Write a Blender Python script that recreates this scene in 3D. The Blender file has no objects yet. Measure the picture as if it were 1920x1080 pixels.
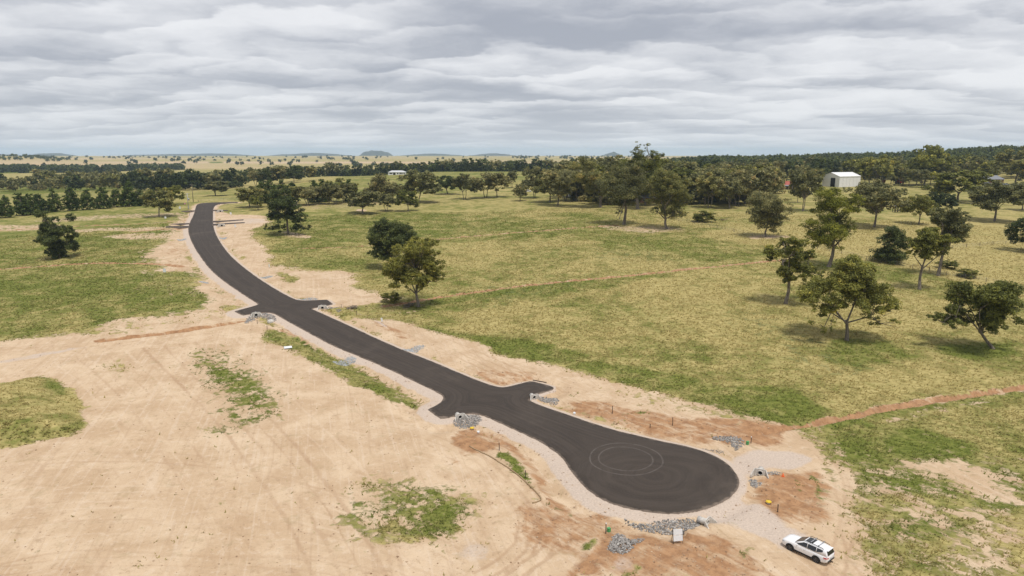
import bpy, bmesh, math, random
import numpy as np
from mathutils import Vector, Matrix
from mathutils.geometry import delaunay_2d_cdt
random.seed(7)
RNG = np.random.default_rng(11)
SC = bpy.context.scene
COL = SC.collection
# ------------------------------------------------------------------ camera, sky, sun, exposure
CAM_H = 40.0
FPX = 1280.0                      # focal length in pixels of the 1920 px wide photograph
PITCH = math.radians(11.35)
cam_d = bpy.data.cameras.new('camera')
cam_d.sensor_width = 36.0
cam_d.lens = FPX / 1920.0 * 36.0
cam_d.clip_start = 0.5
cam_d.clip_end = 80000.0
cam = bpy.data.objects.new('camera', cam_d)
COL.objects.link(cam)
cam.location = (0, 0, CAM_H)
cam.rotation_euler = (math.radians(90) - PITCH, 0, 0)
SC.camera = cam
SUN_EL, SUN_AZ = math.radians(70), math.radians(150)     # azimuth from +Y towards +X
sun_d = bpy.data.lights.new('sun', 'SUN')
sun_d.energy = 2.5
sun_d.angle = math.radians(12)
sun_d.color = (1.0, 0.95, 0.88)
sun = bpy.data.objects.new('sun', sun_d)
COL.objects.link(sun)
sd = Vector((math.sin(SUN_AZ) * math.cos(SUN_EL), math.cos(SUN_AZ) * math.cos(SUN_EL), math.sin(SUN_EL)))
sun.rotation_euler = (-sd).to_track_quat('-Z', 'Y').to_euler()
sun.location = (0, 0, 200)
SC.view_settings.view_transform = 'Standard'
SC.view_settings.look = 'None'
SC.view_settings.exposure = 0.22
SC.view_settings.gamma = 1.0
SC.view_settings.use_curve_mapping = False
SC.cycles.max_bounces = 5
SC.cycles.diffuse_bounces = 3
SC.cycles.glossy_bounces = 2
SC.cycles.transmission_bounces = 3
SC.cycles.transparent_max_bounces = 6
SC.cycles.volume_bounces = 1
SC.cycles.use_adaptive_sampling = True


class NT:
    """small helper to write node trees"""
    def __init__(self, tree):
        self.t = tree
        tree.nodes.clear()

    def n(self, typ, **kw):
        nd = self.t.nodes.new(typ)
        for k, v in kw.items():
            if k.startswith('i_'):
                key = k[2:]
                key = int(key) if key.isdigit() else key.replace('_', ' ')
                self.set(nd.inputs[key], v)
            else:
                setattr(nd, k, v)
        return nd

    def set(self, sock, v):
        if isinstance(v, bpy.types.NodeSocket):
            self.t.links.new(v, sock)
        elif isinstance(v, bpy.types.Node):
            self.t.links.new(v.outputs[0], sock)
        else:
            sock.default_value = v

    def math(self, op, a, b=0.0, c=0.0, clamp=False):
        nd = self.t.nodes.new('ShaderNodeMath')
        nd.operation = op
        nd.use_clamp = clamp
        for i, v in enumerate((a, b, c)):
            self.set(nd.inputs[i], v)
        return nd.outputs[0]

    def vmath(self, op, a, b=(0, 0, 0)):
        nd = self.t.nodes.new('ShaderNodeVectorMath')
        nd.operation = op
        self.set(nd.inputs[0], a)
        if op == 'SCALE':
            self.set(nd.inputs['Scale'], b)
        else:
            self.set(nd.inputs[1], b)
        return nd.outputs['Value'] if op in ('LENGTH', 'DOT_PRODUCT', 'DISTANCE') else nd.outputs[0]

    def step(self, x, lo, hi, a=0.0, b=1.0):
        nd = self.t.nodes.new('ShaderNodeMapRange')
        nd.interpolation_type = 'SMOOTHSTEP'
        for i, v in enumerate((x, lo, hi, a, b)):
            self.set(nd.inputs[i], v)
        return nd.outputs[0]

    def noise(self, vec, scale, detail=4.0, rough=0.55, dist=0.0):
        nd = self.t.nodes.new('ShaderNodeTexNoise')
        self.set(nd.inputs['Vector'], vec)
        nd.inputs['Scale'].default_value = scale
        nd.inputs['Detail'].default_value = detail
        nd.inputs['Roughness'].default_value = rough
        nd.inputs['Distortion'].default_value = dist
        return nd.outputs[0]

    def mapping(self, vec, rot=0.0, scale=(1, 1, 1), loc=(0, 0, 0)):
        if rot:                        # turn first, then stretch
            r_ = self.t.nodes.new('ShaderNodeMapping')
            self.set(r_.inputs[0], vec)
            r_.inputs['Rotation'].default_value = (0, 0, rot)
            vec, rot = r_.outputs[0], 0.0
        nd = self.t.nodes.new('ShaderNodeMapping')
        self.set(nd.inputs[0], vec)
        nd.inputs['Location'].default_value = loc
        nd.inputs['Rotation'].default_value = (0, 0, rot)
        nd.inputs['Scale'].default_value = scale
        return nd.outputs[0]

    def mix(self, f, a, b, mode='MIX'):
        nd = self.t.nodes.new('ShaderNodeMix')
        nd.data_type = 'RGBA'
        nd.blend_type = mode
        self.set(nd.inputs[0], f)
        for s, v in ((nd.inputs[6], a), (nd.inputs[7], b)):
            if isinstance(v, (tuple, list)) and len(v) == 3:
                v = (*v, 1.0)
            self.set(s, v)
        return nd.outputs[2]

    def attr(self, name):
        nd = self.t.nodes.new('ShaderNodeAttribute')
        nd.attribute_name = name
        return nd


# sky: clear Nishita sky hidden by a broken deck of stratocumulus
world = bpy.data.worlds.new('World')
SC.world = world
world.use_nodes = True
W = NT(world.node_tree)
sky = W.n('ShaderNodeTexSky', sky_type='NISHITA', sun_disc=False)
sky.sun_elevation = SUN_EL
sky.sun_rotation = SUN_AZ
tc = W.n('ShaderNodeTexCoord')
dirv = tc.outputs['Generated']
sep = W.n('ShaderNodeSeparateXYZ', i_0=dirv)
dz = W.math('MAXIMUM', W.math('ABSOLUTE', sep.outputs[2]), 0.0)
inv = W.math('DIVIDE', 1.0, W.math('ADD', dz, 0.12))
plane = W.n('ShaderNodeCombineXYZ', i_0=W.math('MULTIPLY', sep.outputs[0], inv), i_1=W.math('MULTIPLY', sep.outputs[1], inv), i_2=0.0)
pl = W.mapping(plane.outputs[0], rot=0.08, scale=(1.0, 1.0, 1.0), loc=(2.9, 6.1, 0))
wrp = W.n('ShaderNodeTexNoise', i_Vector=pl, i_Scale=1.7, i_Detail=7.0, i_Roughness=0.60)
wv = W.vmath('SUBTRACT', wrp.outputs['Color'], (0.5, 0.5, 0.5))
pw = W.vmath('ADD', pl, W.vmath('SCALE', wv, 0.75))


def puffs(sx, sy, sc):
    """heaped cloud cells: pale towards the near rim, grey across the flat base"""
    q = W.mapping(pw, scale=(sx, sy, 1.0))
    v = W.n('ShaderNodeTexVoronoi', voronoi_dimensions='2D', feature='SMOOTH_F1', i_Vector=q, i_Scale=sc, i_Smoothness=0.35)
    dl = W.n('ShaderNodeSeparateXYZ', i_0=W.vmath('SUBTRACT', v.outputs['Position'], q))
    return W.math('MULTIPLY', dl.outputs[1], sc), v.outputs['Distance']


l1, d1 = puffs(0.75, 1.0, 1.0)
l2, d2 = puffs(0.8, 1.0, 2.4)
c1 = W.noise(pl, 0.30, 2.0, 0.5)
c2 = W.noise(pw, 1.2, 7.0, 0.58)
t = W.math('ADD', W.math('MULTIPLY', l1, 0.34), W.math('MULTIPLY', l2, 0.24))
t = W.math('ADD', t, W.math('MULTIPLY', W.math('SUBTRACT', c1, 0.5), 1.2))
t = W.math('ADD', t, W.math('MULTIPLY', W.math('SUBTRACT', c2, 0.5), 1.1))
shade = W.step(t, -0.40, 0.46)
lay = W.mix(shade, (0.355, 0.375, 0.428), (0.755, 0.76, 0.78))
# far off the deck runs together into pale grey-blue air
hz = W.math('POWER', W.math('SUBTRACT', 1.0, W.math('MINIMUM', dz, 1.0)), 22.0)
lay = W.mix(W.math('MULTIPLY', hz, 0.75), lay, (0.61, 0.66, 0.715))
skyb = W.n('ShaderNodeVectorMath', operation='SCALE', i_0=sky.outputs[0])
skyb.inputs['Scale'].default_value = 0.10
final = W.mix(0.94, skyb.outputs[0], lay)
bg = W.n('ShaderNodeBackground', i_Color=final, i_Strength=1.0)
W.n('ShaderNodeOutputWorld', i_Surface=bg.outputs[0])
world.cycles.sampling_method = 'MANUAL'
world.cycles.sample_map_resolution = 512
# ------------------------------------------------------------------ terrain height and pixel -> ground
PROF = {   # depth Y -> ground height, for directions X/Y; gentle rise, shallow valley, far plain, wooded ridge to the right
    -0.95: [(0, 0), (110, 0), (190, 2.0), (300, 5), (370, 6), (430, 6), (520, 4), (650, 2), (900, -2), (1500, -3), (2000, 2), (2600, 30), (3600, 10), (5500, -2), (8000, -14), (12000, -45), (26000, -130), (42000, -230)],
    -0.72: [(0, 0), (110, 0), (190, 2.0), (300, 5), (370, 6.3), (430, 6.5), (520, 4), (650, 2), (900, -2), (1500, -3), (2000, 2), (2600, 24), (3600, 8), (5500, -2), (8000, -14), (12000, -45), (26000, -130), (42000, -230)],
    -0.60: [(0, 0), (110, 0), (190, 2.5), (300, 6), (380, 8), (440, 8), (520, 6.5), (650, 3), (900, -2), (1500, -3), (2200, 0), (3000, 2), (5500, -2), (8000, -14), (12000, -45), (26000, -130), (42000, -230)],
    -0.45: [(0, 0), (110, 0), (190, 3.0), (280, 6), (370, 8.4), (430, 9.2), (480, 8.6), (620, 6), (760, 0), (900, -2), (1500, -2), (3000, 0), (5500, -2), (8000, -14), (12000, -45), (26000, -130), (42000, -230)],
    -0.25: [(0, 0), (110, 0), (190, 2.8), (280, 6), (370, 8.6), (450, 10), (560, 12), (700, 14), (780, 14.5), (950, 3), (1400, -4), (3000, 0), (5500, -2), (8000, -14), (12000, -45), (26000, -130), (42000, -230)],
    -0.10: [(0, 0), (110, 0), (190, 2.8), (280, 6), (370, 8.8), (450, 10.5), (560, 12.5), (700, 15), (800, 16.8), (870, 16.8), (1050, 4), (1400, -4), (3000, 0), (5500, -2), (8000, -14), (12000, -45), (26000, -130), (42000, -230)],
    0.12: [(0, 0), (110, 0), (190, 3.5), (280, 8), (350, 10.5), (450, 11.5), (560, 12.5), (800, 15.5), (870, 15), (1050, 7), (1400, 2), (3000, 0), (5500, -2), (8000, -14), (12000, -45), (26000, -130), (42000, -230)],
    0.30: [(0, 0), (110, 0.2), (190, 4), (280, 8), (350, 10), (450, 11.5), (560, 12), (800, 14), (1200, 19), (1500, 20), (2400, 5), (5500, -2), (8000, -14), (12000, -45), (26000, -130), (42000, -230)],
    0.50: [(0, 0), (110, 0.2), (190, 4), (280, 8), (350, 10), (450, 11.5), (560, 12), (800, 15), (1150, 25), (1500, 24), (2400, 6), (5500, -2), (8000, -14), (12000, -45), (26000, -130), (42000, -230)],
    0.75: [(0, 0), (110, 0.2), (190, 4), (280, 7.5), (350, 9.5), (450, 11), (560, 12.5), (800, 19), (1100, 38), (1500, 36), (2600, 10), (5500, -2), (8000, -14), (12000, -45), (26000, -130), (42000, -230)],
    0.95: [(0, 0), (110, 0.2), (190, 4), (280, 7.5), (350, 9.5), (450, 11), (560, 13), (800, 22), (1100, 44), (1500, 40), (2600, 10), (5500, -2), (8000, -14), (12000, -45), (26000, -130), (42000, -230)],
}
_LY = np.linspace(math.log(20), math.log(42000), 900)
_TS = np.array(sorted(PROF))
_TAB = []
for _t in _TS:
    p = np.array(PROF[_t], float)
    z = np.interp(np.exp(_LY), p[:, 0], p[:, 1])
    k = np.exp(-0.5 * (np.arange(-30, 31) / 11.0) ** 2)
    k /= k.sum()
    _TAB.append(np.convolve(np.pad(z, 30, mode='edge'), k, 'valid'))
_TAB = np.array(_TAB)


def vnoise(x, y, seed=0):
    """smooth value noise in -1..1"""
    x = np.asarray(x, float)
    y = np.asarray(y, float)
    xi = np.floor(x).astype(np.int64)
    yi = np.floor(y).astype(np.int64)
    fx = x - xi
    fy = y - yi
    fx = fx * fx * (3 - 2 * fx)
    fy = fy * fy * (3 - 2 * fy)

    def h(a, b):
        n = (a * 374761393 + b * 668265263 + seed * 1274126177) & 0x7fffffff
        n = ((n ^ (n >> 13)) * 1274126177) & 0x7fffffff
        n = n ^ (n >> 16)
        return (n & 0xffff) / 32767.5 - 1.0
    a = h(xi, yi) * (1 - fx) + h(xi + 1, yi) * fx
    b = h(xi, yi + 1) * (1 - fx) + h(xi + 1, yi + 1) * fx
    return a * (1 - fy) + b * fy


def fbm(x, y, sc, seed=0, o=3):
    s = 0
    a = 1.0
    for i in range(o):
        s = s + a * vnoise(np.asarray(x) / sc, np.asarray(y) / sc, seed + i * 17)
        sc *= 0.5
        a *= 0.5
    return s / 1.75


def h0(X, Y):
    X = np.asarray(X, float)
    Y = np.asarray(Y, float)
    Yc = np.maximum(Y, 21.0)
    t = np.clip(X / Yc, _TS[0], _TS[-1] - 1e-6)
    i = np.clip(np.searchsorted(_TS, t, side='right') - 1, 0, len(_TS) - 2)
    w = (t - _TS[i]) / (_TS[i + 1] - _TS[i])
    w = w * w * (3 - 2 * w)
    f = np.clip((np.log(Yc) - _LY[0]) / (_LY[1] - _LY[0]), 0, len(_LY) - 1.001)
    j = f.astype(int)
    g = f - j
    a = _TAB[i, j] * (1 - g) + _TAB[i, j + 1] * g
    b = _TAB[i + 1, j] * (1 - g) + _TAB[i + 1, j + 1] * g
    z = a * (1 - w) + b * w
    far = np.clip((Yc - 150) / 600, 0, 1)
    return z + 0.12 * fbm(X, Y, 38.0, 3, 2) + far * 1.2 * fbm(X, Y, 160.0, 9, 2)


CP, SP = math.cos(PITCH), math.sin(PITCH)


def ray(px, py):
    u = (np.asarray(px, float) - 960) / FPX
    v = (540 - np.asarray(py, float)) / FPX
    return np.stack([u, CP + v * SP, -SP + v * CP], -1)


_YG = 20.0 * 1.008 ** np.arange(955)


def ground(px, py):
    """points where the rays through photo pixels first meet the ground"""
    d = ray(px, py)
    d = d.reshape(-1, 3)
    d = d / d[:, 1:2]                 # per metre of depth
    yg = _YG[None, :]
    Z = CAM_H + d[:, 2:3] * yg
    below = Z <= h0(d[:, 0:1] * yg, np.broadcast_to(yg, Z.shape))
    below[:, -1] = True
    k = np.maximum(below.argmax(1), 1)
    lo, hi = _YG[k - 1], _YG[k]
    for _ in range(24):
        m = 0.5 * (lo + hi)
        below = CAM_H + d[:, 2] * m <= h0(d[:, 0] * m, m)
        hi = np.where(below, m, hi)
        lo = np.where(below, lo, m)
    P = np.stack([d[:, 0] * hi, hi, h0(d[:, 0] * hi, hi)], -1)
    return P


def gp(px, py):
    return ground([px], [py])[0]


def depth_scale(P):
    """photo pixels per metre at a world point"""
    return FPX / (P[1] * CP + (CAM_H - P[2]) * SP)


def poly_w(pts):
    a = np.array(pts, float)
    return ground(a[:, 0], a[:, 1])[:, :2]


def resample(P, step, closed=True):
    P = np.asarray(P, float)
    Q = np.vstack([P, P[:1]]) if closed else P
    L = np.r_[0, np.cumsum(np.linalg.norm(np.diff(Q, axis=0), axis=1))]
    n = max(3, int(L[-1] / step))
    s = np.linspace(0, L[-1], n, endpoint=not closed)
    return np.stack([np.interp(s, L, Q[:, 0]), np.interp(s, L, Q[:, 1])], -1)


def chaikin(P, it=2, closed=True):
    P = np.asarray(P, float)
    for _ in range(it):
        if closed:
            N = np.roll(P, -1, 0)
            P = np.stack([0.75 * P + 0.25 * N, 0.25 * P + 0.75 * N], 1).reshape(-1, 2)
        else:
            A, B = P[:-1], P[1:]
            M = np.stack([0.75 * A + 0.25 * B, 0.25 * A + 0.75 * B], 1).reshape(-1, 2)
            P = np.vstack([P[:1], M, P[-1:]])
    return P


def seg_dist(X, Y, P, closed=True):
    """distance to a polyline, and inside test when closed"""
    Q = np.vstack([P, P[:1]]) if closed else np.asarray(P)
    best = np.full(X.shape, 1e18)
    ins = np.zeros(X.shape, bool)
    for (ax, ay), (bx, by) in zip(Q[:-1], Q[1:]):
        dx, dy = bx - ax, by - ay
        l2 = dx * dx + dy * dy + 1e-12
        t = np.clip(((X - ax) * dx + (Y - ay) * dy) / l2, 0, 1)
        d2 = (X - ax - t * dx) ** 2 + (Y - ay - t * dy) ** 2
        best = np.minimum(best, d2)
        if closed:
            c = ((ay > Y) != (by > Y))
            if dy != 0:
                ins ^= c & (X < (bx - ax) * (Y - ay) / dy + ax)
    return np.sqrt(best), ins


def sdf(X, Y, P, pad):
    """signed distance (positive inside), only near the polygon; far = -1e9"""
    out = np.full(X.shape, -1e9)
    m = (X > P[:, 0].min() - pad) & (X < P[:, 0].max() + pad) & (Y > P[:, 1].min() - pad) & (Y < P[:, 1].max() + pad)
    if m.any():
        d, i = seg_dist(X[m], Y[m], P)
        out[m] = np.where(i, d, -d)
    return out


def smooth(x, a, b):
    t = np.clip((x - a) / (b - a), 0, 1)
    return t * t * (3 - 2 * t)


# ------------------------------------------------------------------ road outline
ROAD_PX = [(446, 378.6), (425, 379.2), (400, 379.6), (380, 380.8), (369, 383), (366.5, 390), (364, 401), (356, 417), (353, 426), (353, 435), (356, 446), (365, 465), (375, 480), (390, 501), (410, 520), (435, 538), (465, 558), (485, 570.5), (485, 570.5), (478, 573.5), (465, 577), (439, 584), (439, 584), (456, 592), (456, 592), (475, 588), (495, 586), (512, 587), (521, 592), (575, 622), (625, 649), (670, 667), (725, 690), (775, 714), (828, 739.5), (832, 745), (828, 755), (815, 762), (801, 768), (801, 768), (827, 786), (827, 786), (847, 781.5), (865, 777), (885, 775), (905, 778), (935, 792), (972, 809), (1010, 826), (1040, 846), (1057, 861), (1070, 881), (1086, 903), (1110, 925), (1137, 941), (1172, 952), (1210, 959), (1247, 963), (1282, 963), (1315, 957.5), (1347, 946), (1372, 930), (1385, 914), (1387, 902), (1381, 889), (1366, 871), (1345, 857), (1315, 845), (1285, 837), (1235, 826.5), (1185, 815), (1135, 802), (1085, 785), (1035, 768), (1010, 759.5), (993, 752), (995, 746), (1001, 741), (1037, 731), (1037, 731), (1039, 727), (1039, 727), (1022, 721), (997, 714.5), (985, 717), (960, 724), (945, 727), (930, 725.5), (900, 715.5), (860, 699), (810, 678), (750, 654.5), (700, 632.5), (650, 608.5), (583, 579), (583, 579), (600, 576), (625, 570.5), (625, 570.5), (613, 562), (613, 562), (585, 563.5), (564, 564), (551, 561), (525, 547.5), (487, 524), (450, 496.5), (425, 472.5), (407, 445), (400.5, 427), (399.5, 415), (399.5, 397), (401, 388), (407, 383.3), (425, 381.2), (446, 380.2)]
ROAD = resample(chaikin(poly_w(ROAD_PX), 2), 0.7)
_e = fbm(ROAD[:, 0], ROAD[:, 1], 1.6, 5, 2)
_tn = np.roll(ROAD, -1, 0) - np.roll(ROAD, 1, 0)
_tn /= np.linalg.norm(_tn, axis=1, keepdims=True) + 1e-9
ROAD = ROAD + np.stack([-_tn[:, 1], _tn[:, 0]], -1) * (_e * 0.10)[:, None]
CUL = poly_w([(1225, 893)])[0]            # middle of the turning circle
RING = poly_w([(1173, 860)])[0]           # middle of the tyre circles
# ------------------------------------------------------------------ ground sheet
def paint_world():
    ang_f = np.radians(np.linspace(-43, 43, 500))
    ang = np.r_[np.radians(np.linspace(-180, -44, 70)), ang_f, np.radians(np.linspace(44, 180, 70))]
    rs = [1.0, 6.0, 12, 18, 24, 30, 35, 39, 42.0]
    while rs[-1] < 16000:
        r = rs[-1]
        if r < 430:
            s = min(0.0015 * (CAM_H ** 2 + r * r) / CAM_H, 0.0042 * r + 0.02)
        elif r < 1200:
            s = 0.009 * r
        else:
            s = 0.03 * r
        rs.append(r + max(s, 0.13))
    rs = np.array(rs)
    A, R = np.meshgrid(ang, rs)
    X = (np.sin(A) * R).ravel()
    Y = (np.cos(A) * R).ravel()
    return X, Y, len(ang), len(rs)


GX, GY, NA, NR = paint_world()
print('ground verts', len(GX))
near = (GY > 30) & (GY < 620) & (np.abs(GX) < 520)
NX, NY = GX[near], GY[near]
# signed distance to the road (positive outside)
rd = np.full(NX.shape, 99.0)
m = (NX > ROAD[:, 0].min() - 9) & (NX < ROAD[:, 0].max() + 9) & (NY > ROAD[:, 1].min() - 9) & (NY < ROAD[:, 1].max() + 9)
ROADC = resample(ROAD, 2.0)
d_, i_ = seg_dist(NX[m], NY[m], ROADC)
rd[m] = np.where(i_, -d_, d_)
# which side of the carriageway: the left edge has the wide bank
LEFT_W = poly_w([(330, 380), (364, 401), (353, 430), (375, 480), (465, 558), (485, 570), (512, 587), (670, 667), (828, 740), (832, 750), (801, 775), (847, 781), (905, 778), (1010, 826), (1070, 881), (1110, 925), (1210, 959), (1260, 965), (1290, 1010), (1000, 1100), (300, 900), (0, 700), (0, 450)])
left = sdf(NX, NY, LEFT_W, 5) > -0.3

LAY = {k: np.full(NX.shape, v, float) for k, v in dict(dirt=-1.0, red=-1.0, green=0.0, pale=-1.0, weed=0.0, rut=0.0).items()}
wx = fbm(NX, NY, 9.0, 21, 3)
wy = fbm(NX, NY, 9.0, 77, 3)
wx2 = fbm(NX, NY, 2.4, 31, 2)
wy2 = fbm(NX, NY, 2.4, 57, 2)


def paint(layer, pts, val, feather=1.5, warp=None):
    P = chaikin(poly_w(pts), 1)
    feather = feather * (1.0 if layer == 'green' else 1.9)
    w = feather * 1.1 if warp is None else warp
    s = sdf(NX + w * wx + 0.35 * w * wx2, NY + w * wy + 0.35 * w * wy2, P, 3 * feather + 2 * w + 2)
    k = smooth(s, -feather, feather)
    a = LAY[layer]
    a += (val - a) * k


def stroke(layer, pts, val, width, feather=0.5, warp=0.3):
    P = chaikin(poly_w(pts), 1, closed=False)
    m = (NX > P[:, 0].min() - width - 6) & (NX < P[:, 0].max() + width + 6) & (NY > P[:, 1].min() - width - 6) & (NY < P[:, 1].max() + width + 6)
    d, _ = seg_dist(NX[m] + warp * wx2[m], NY[m] + warp * wy2[m], P, closed=False)
    k = 1 - smooth(d, width - feather, width + feather)
    a = LAY[layer]
    a[m] += (val - a[m]) * k
    return P


# --- grass colour (1 lush, -1 straw)
far_f = smooth(NY, 330, 480)
LAY['green'][:] = -0.22 + 0.10 * far_f
paint('green', [(-200, 400), (0, 405), (280, 383), (360, 385), (352, 430), (380, 520), (440, 580), (200, 610), (0, 632), (-300, 680)], 0.30, 5)
paint('green', [(-100, 520), (150, 500), (240, 500), (300, 540), (390, 560), (300, 590), (100, 610), (-100, 620)], 0.48, 4)
paint('green', [(470, 400), (600, 395), (900, 400), (1150, 425), (1100, 450), (850, 440), (600, 470), (500, 470)], 0.34, 6)
paint('green', [(500, 450), (620, 470), (740, 510), (760, 540), (640, 510), (540, 500)], 0.34, 3)
paint('green', [(740, 560), (950, 545), (1300, 505), (1430, 492), (1430, 505), (1200, 530), (900, 580), (760, 600)], 0.30, 2.5)
paint('green', [(1040, 395), (1140, 400), (1230, 440), (1330, 420), (1440, 450), (1430, 490), (1250, 500), (1150, 470)], 0.26, 5)
paint('green', [(1480, 500), (1620, 480), (1780, 520), (1900, 560), (1900, 580), (1750, 555), (1600, 520)], 0.30, 3)
paint('green', [(760, 605), (900, 628), (1010, 640), (1250, 700), (1480, 760), (1560, 790), (1480, 800), (1300, 757), (1100, 698), (930, 660), (870, 632)], 0.55, 1.8)
paint('green', [(1320, 720), (1450, 725), (1530, 750), (1560, 775), (1450, 785), (1340, 765)], 0.55, 2)
paint('green', [(1180, 640), (1330, 640), (1350, 690), (1240, 690)], 0.18, 3)
paint('green', [(1600, 760), (1900, 740), (2000, 800), (1930, 1000), (1650, 960), (1560, 840)], 0.30, 3)
paint('green', [(1690, 800), (1790, 820), (1850, 850), (1720, 855), (1640, 840)], 1.0, 1.2)
paint('green', [(1680, 890), (1780, 905), (1790, 925), (1690, 920), (1620, 930)], 1.0, 1.0)
paint('green', [(1650, 980), (1800, 970), (1830, 1010), (1700, 1015)], 0.7, 1.0)
paint('green', [(1280, 440), (1450, 420), (1700, 420), (1950, 400), (1950, 560), (1700, 500), (1560, 480), (1400, 455)], -0.75, 3)
paint('green', [(1300, 500), (1430, 497), (1560, 500), (1700, 540), (1900, 590), (1950, 690), (1700, 740), (1400, 660), (1250, 600), (1100, 560)], -0.42, 5)
paint('green', [(1540, 640), (1680, 640), (1700, 680), (1560, 690)], 0.45, 2.5)
paint('green', [(1750, 640), (1900, 640), (1920, 670), (1780, 675)], 0.55, 2)
paint('weed', [(1380, 560), (1480, 590), (1560, 660), (1640, 690), (1600, 720), (1480, 680), (1380, 620)], 0.9, 4)
paint('weed', [(1080, 460), (1250, 470), (1280, 500), (1120, 500)], 0.8, 4)
paint('weed', [(840, 540), (1100, 520), (1150, 540), (880, 580)], 0.7, 3)
paint('green', [(360, 350), (900, 300), (960, 330), (800, 362), (560, 372), (380, 378)], 0.12, 8)
paint('green', [(590, 330), (900, 325), (960, 345), (760, 372), (560, 360)], 0.38, 8)

# --- bare soil
paint('dirt', [(-300, 720), (-100, 650), (0, 633), (150, 620), (300, 607), (400, 592), (440, 584), (456, 590), (520, 592), (670, 667), (830, 742), (940, 800), (1240, 830), (1390, 900), (1430, 1150), (200, 1200), (-400, 1000)], 0.78, 3.0)
paint('dirt', [(640, 590), (720, 596), (800, 615), (870, 634), (930, 664), (1000, 674), (1100, 700), (1200, 729), (1300, 758), (1400, 779), (1470, 796), (1540, 830), (1570, 900), (1640, 1010), (1660, 1200), (1350, 1100), (1380, 900), (1240, 826), (1000, 750), (860, 700), (740, 650)], 0.9, 1.3)
paint('dirt', [(336, 398), (352, 402), (356, 440), (372, 490), (410, 525), (486, 572), (440, 584), (300, 606), (200, 614), (270, 592), (370, 582), (378, 565), (345, 545), (330, 520), (275, 500), (272, 470), (302, 450), (316, 428)], 0.7, 3.2)
paint('dirt', [(398, 392), (440, 402), (500, 404), (512, 418), (480, 430), (466, 440), (490, 462), (505, 490), (540, 506), (620, 508), (690, 516), (660, 542), (700, 556), (760, 562), (690, 576), (640, 580), (560, 566), (450, 500), (405, 440)], 0.75, 2.2)
paint('dirt', [(520, 432), (580, 440), (600, 446), (540, 448)], 0.25, 1.5)
paint('dirt', [(668, 392), (690, 393), (688, 396), (670, 396)], 0.9, 0.6)
paint('dirt', [(1120, 421), (1250, 425), (1300, 432), (1200, 440), (1120, 428)], 0.02, 2)
paint('dirt', [(1400, 440), (1480, 440), (1480, 447), (1400, 450)], 0.25, 1.2)
paint('dirt', [(120, 430), (330, 424), (340, 428), (140, 440)], 0.12, 3)
paint('dirt', [(60, 412), (250, 400), (350, 398), (350, 405), (200, 412), (60, 420)], 0.0, 3)
paint('dirt', [(-100, 424), (60, 420), (130, 421), (120, 428), (0, 434), (-100, 440)], 0.1, 2)
paint('dirt', [(185, 440), (310, 434), (330, 445), (230, 452)], 0.15, 2)
paint('dirt', [(500, 385), (620, 380), (760, 378), (690, 392), (560, 392)], -0.25, 4)
# grass left standing on the stripped ground
paint('dirt', [(-200, 716), (0, 722), (60, 706), (105, 712), (140, 742), (176, 786), (165, 806), (110, 824), (0, 842), (-200, 850)], -1.0, 0.8)
paint('green', [(-200, 716), (0, 722), (60, 706), (105, 712), (140, 742), (176, 786), (165, 806), (110, 824), (0, 842), (-200, 850)], -0.25, 1)
paint('green', [(80, 708), (110, 714), (125, 740), (90, 745)], 0.6, 0.8)
paint('green', [(176, 784), (165, 808), (60, 835), (0, 840), (0, 800), (100, 815)], 0.3, 1)
paint('dirt', [(600, 962), (640, 935), (690, 908), (770, 897), (850, 910), (908, 942), (895, 970), (850, 990), (830, 1008), (740, 998), (680, 1005), (650, 982)], -0.10, 2.0)
paint('green', [(600, 962), (640, 935), (690, 908), (770, 897), (850, 910), (908, 942), (895, 970), (850, 990), (830, 1008), (740, 998), (680, 1005), (650, 982)], 0.45, 1.5)
paint('green', [(740, 985), (800, 950), (908, 942), (890, 970), (830, 1006), (760, 1000)], 0.85, 1)
paint('dirt', [(790, 950), (908, 940), (895, 968), (830, 1008), (690, 1002), (760, 985)], -0.45, 1.3)
paint('dirt', [(358, 668), (400, 645), (450, 648), (480, 700), (540, 770), (450, 815), (370, 815), (400, 760), (370, 700)], 0.10, 1.8)
paint('dirt', [(390, 680), (425, 680), (470, 720), (510, 765), (470, 762), (425, 735), (395, 705)], -0.25, 1.0)
paint('green', [(350, 640), (480, 640), (560, 790), (370, 840)], 0.75, 2)
paint('dirt', [(180, 680), (235, 672), (240, 705), (200, 705)], 0.12, 1)
paint('dirt', [(485, 618), (520, 612), (560, 632), (640, 668), (720, 712), (795, 752), (790, 766), (745, 762), (690, 738), (610, 690), (545, 660), (500, 640)], -0.55, 0.9)
paint('green', [(485, 618), (520, 612), (560, 632), (640, 668), (720, 712), (795, 752), (790, 766), (745, 762), (690, 738), (610, 690), (545, 660), (500, 640)], 0.38, 1)
for q in ([(545, 625), (580, 640), (622, 664), (605, 662), (560, 640)], [(655, 680), (700, 704), (712, 708), (690, 706)], [(926, 848), (960, 850), (985, 885), (1005, 920), (985, 915), (950, 880)],
          [(1000, 930), (1045, 950), (1080, 968), (1050, 958)], [(1084, 1020), (1118, 1012), (1104, 1035), (1082, 1040)], [(1165, 1080), (1200, 1060), (1196, 1075), (1175, 1090)], [(1378, 1030), (1400, 1024), (1410, 1036), (1396, 1045)],
          [(1485, 898), (1505, 905), (1506, 925), (1492, 918)], [(1510, 880), (1540, 905), (1556, 950), (1546, 950), (1528, 915)], [(1060, 742), (1085, 732), (1080, 740)], [(1150, 780), (1230, 768), (1215, 778)]):
    paint('dirt', q, -0.35, 0.5)
    paint('green', q, 0.9, 0.6)
paint('dirt', [(250, 512), (310, 510), (365, 505), (380, 520), (360, 545), (400, 550), (370, 560), (300, 575), (250, 570)], -0.5, 2)
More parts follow.
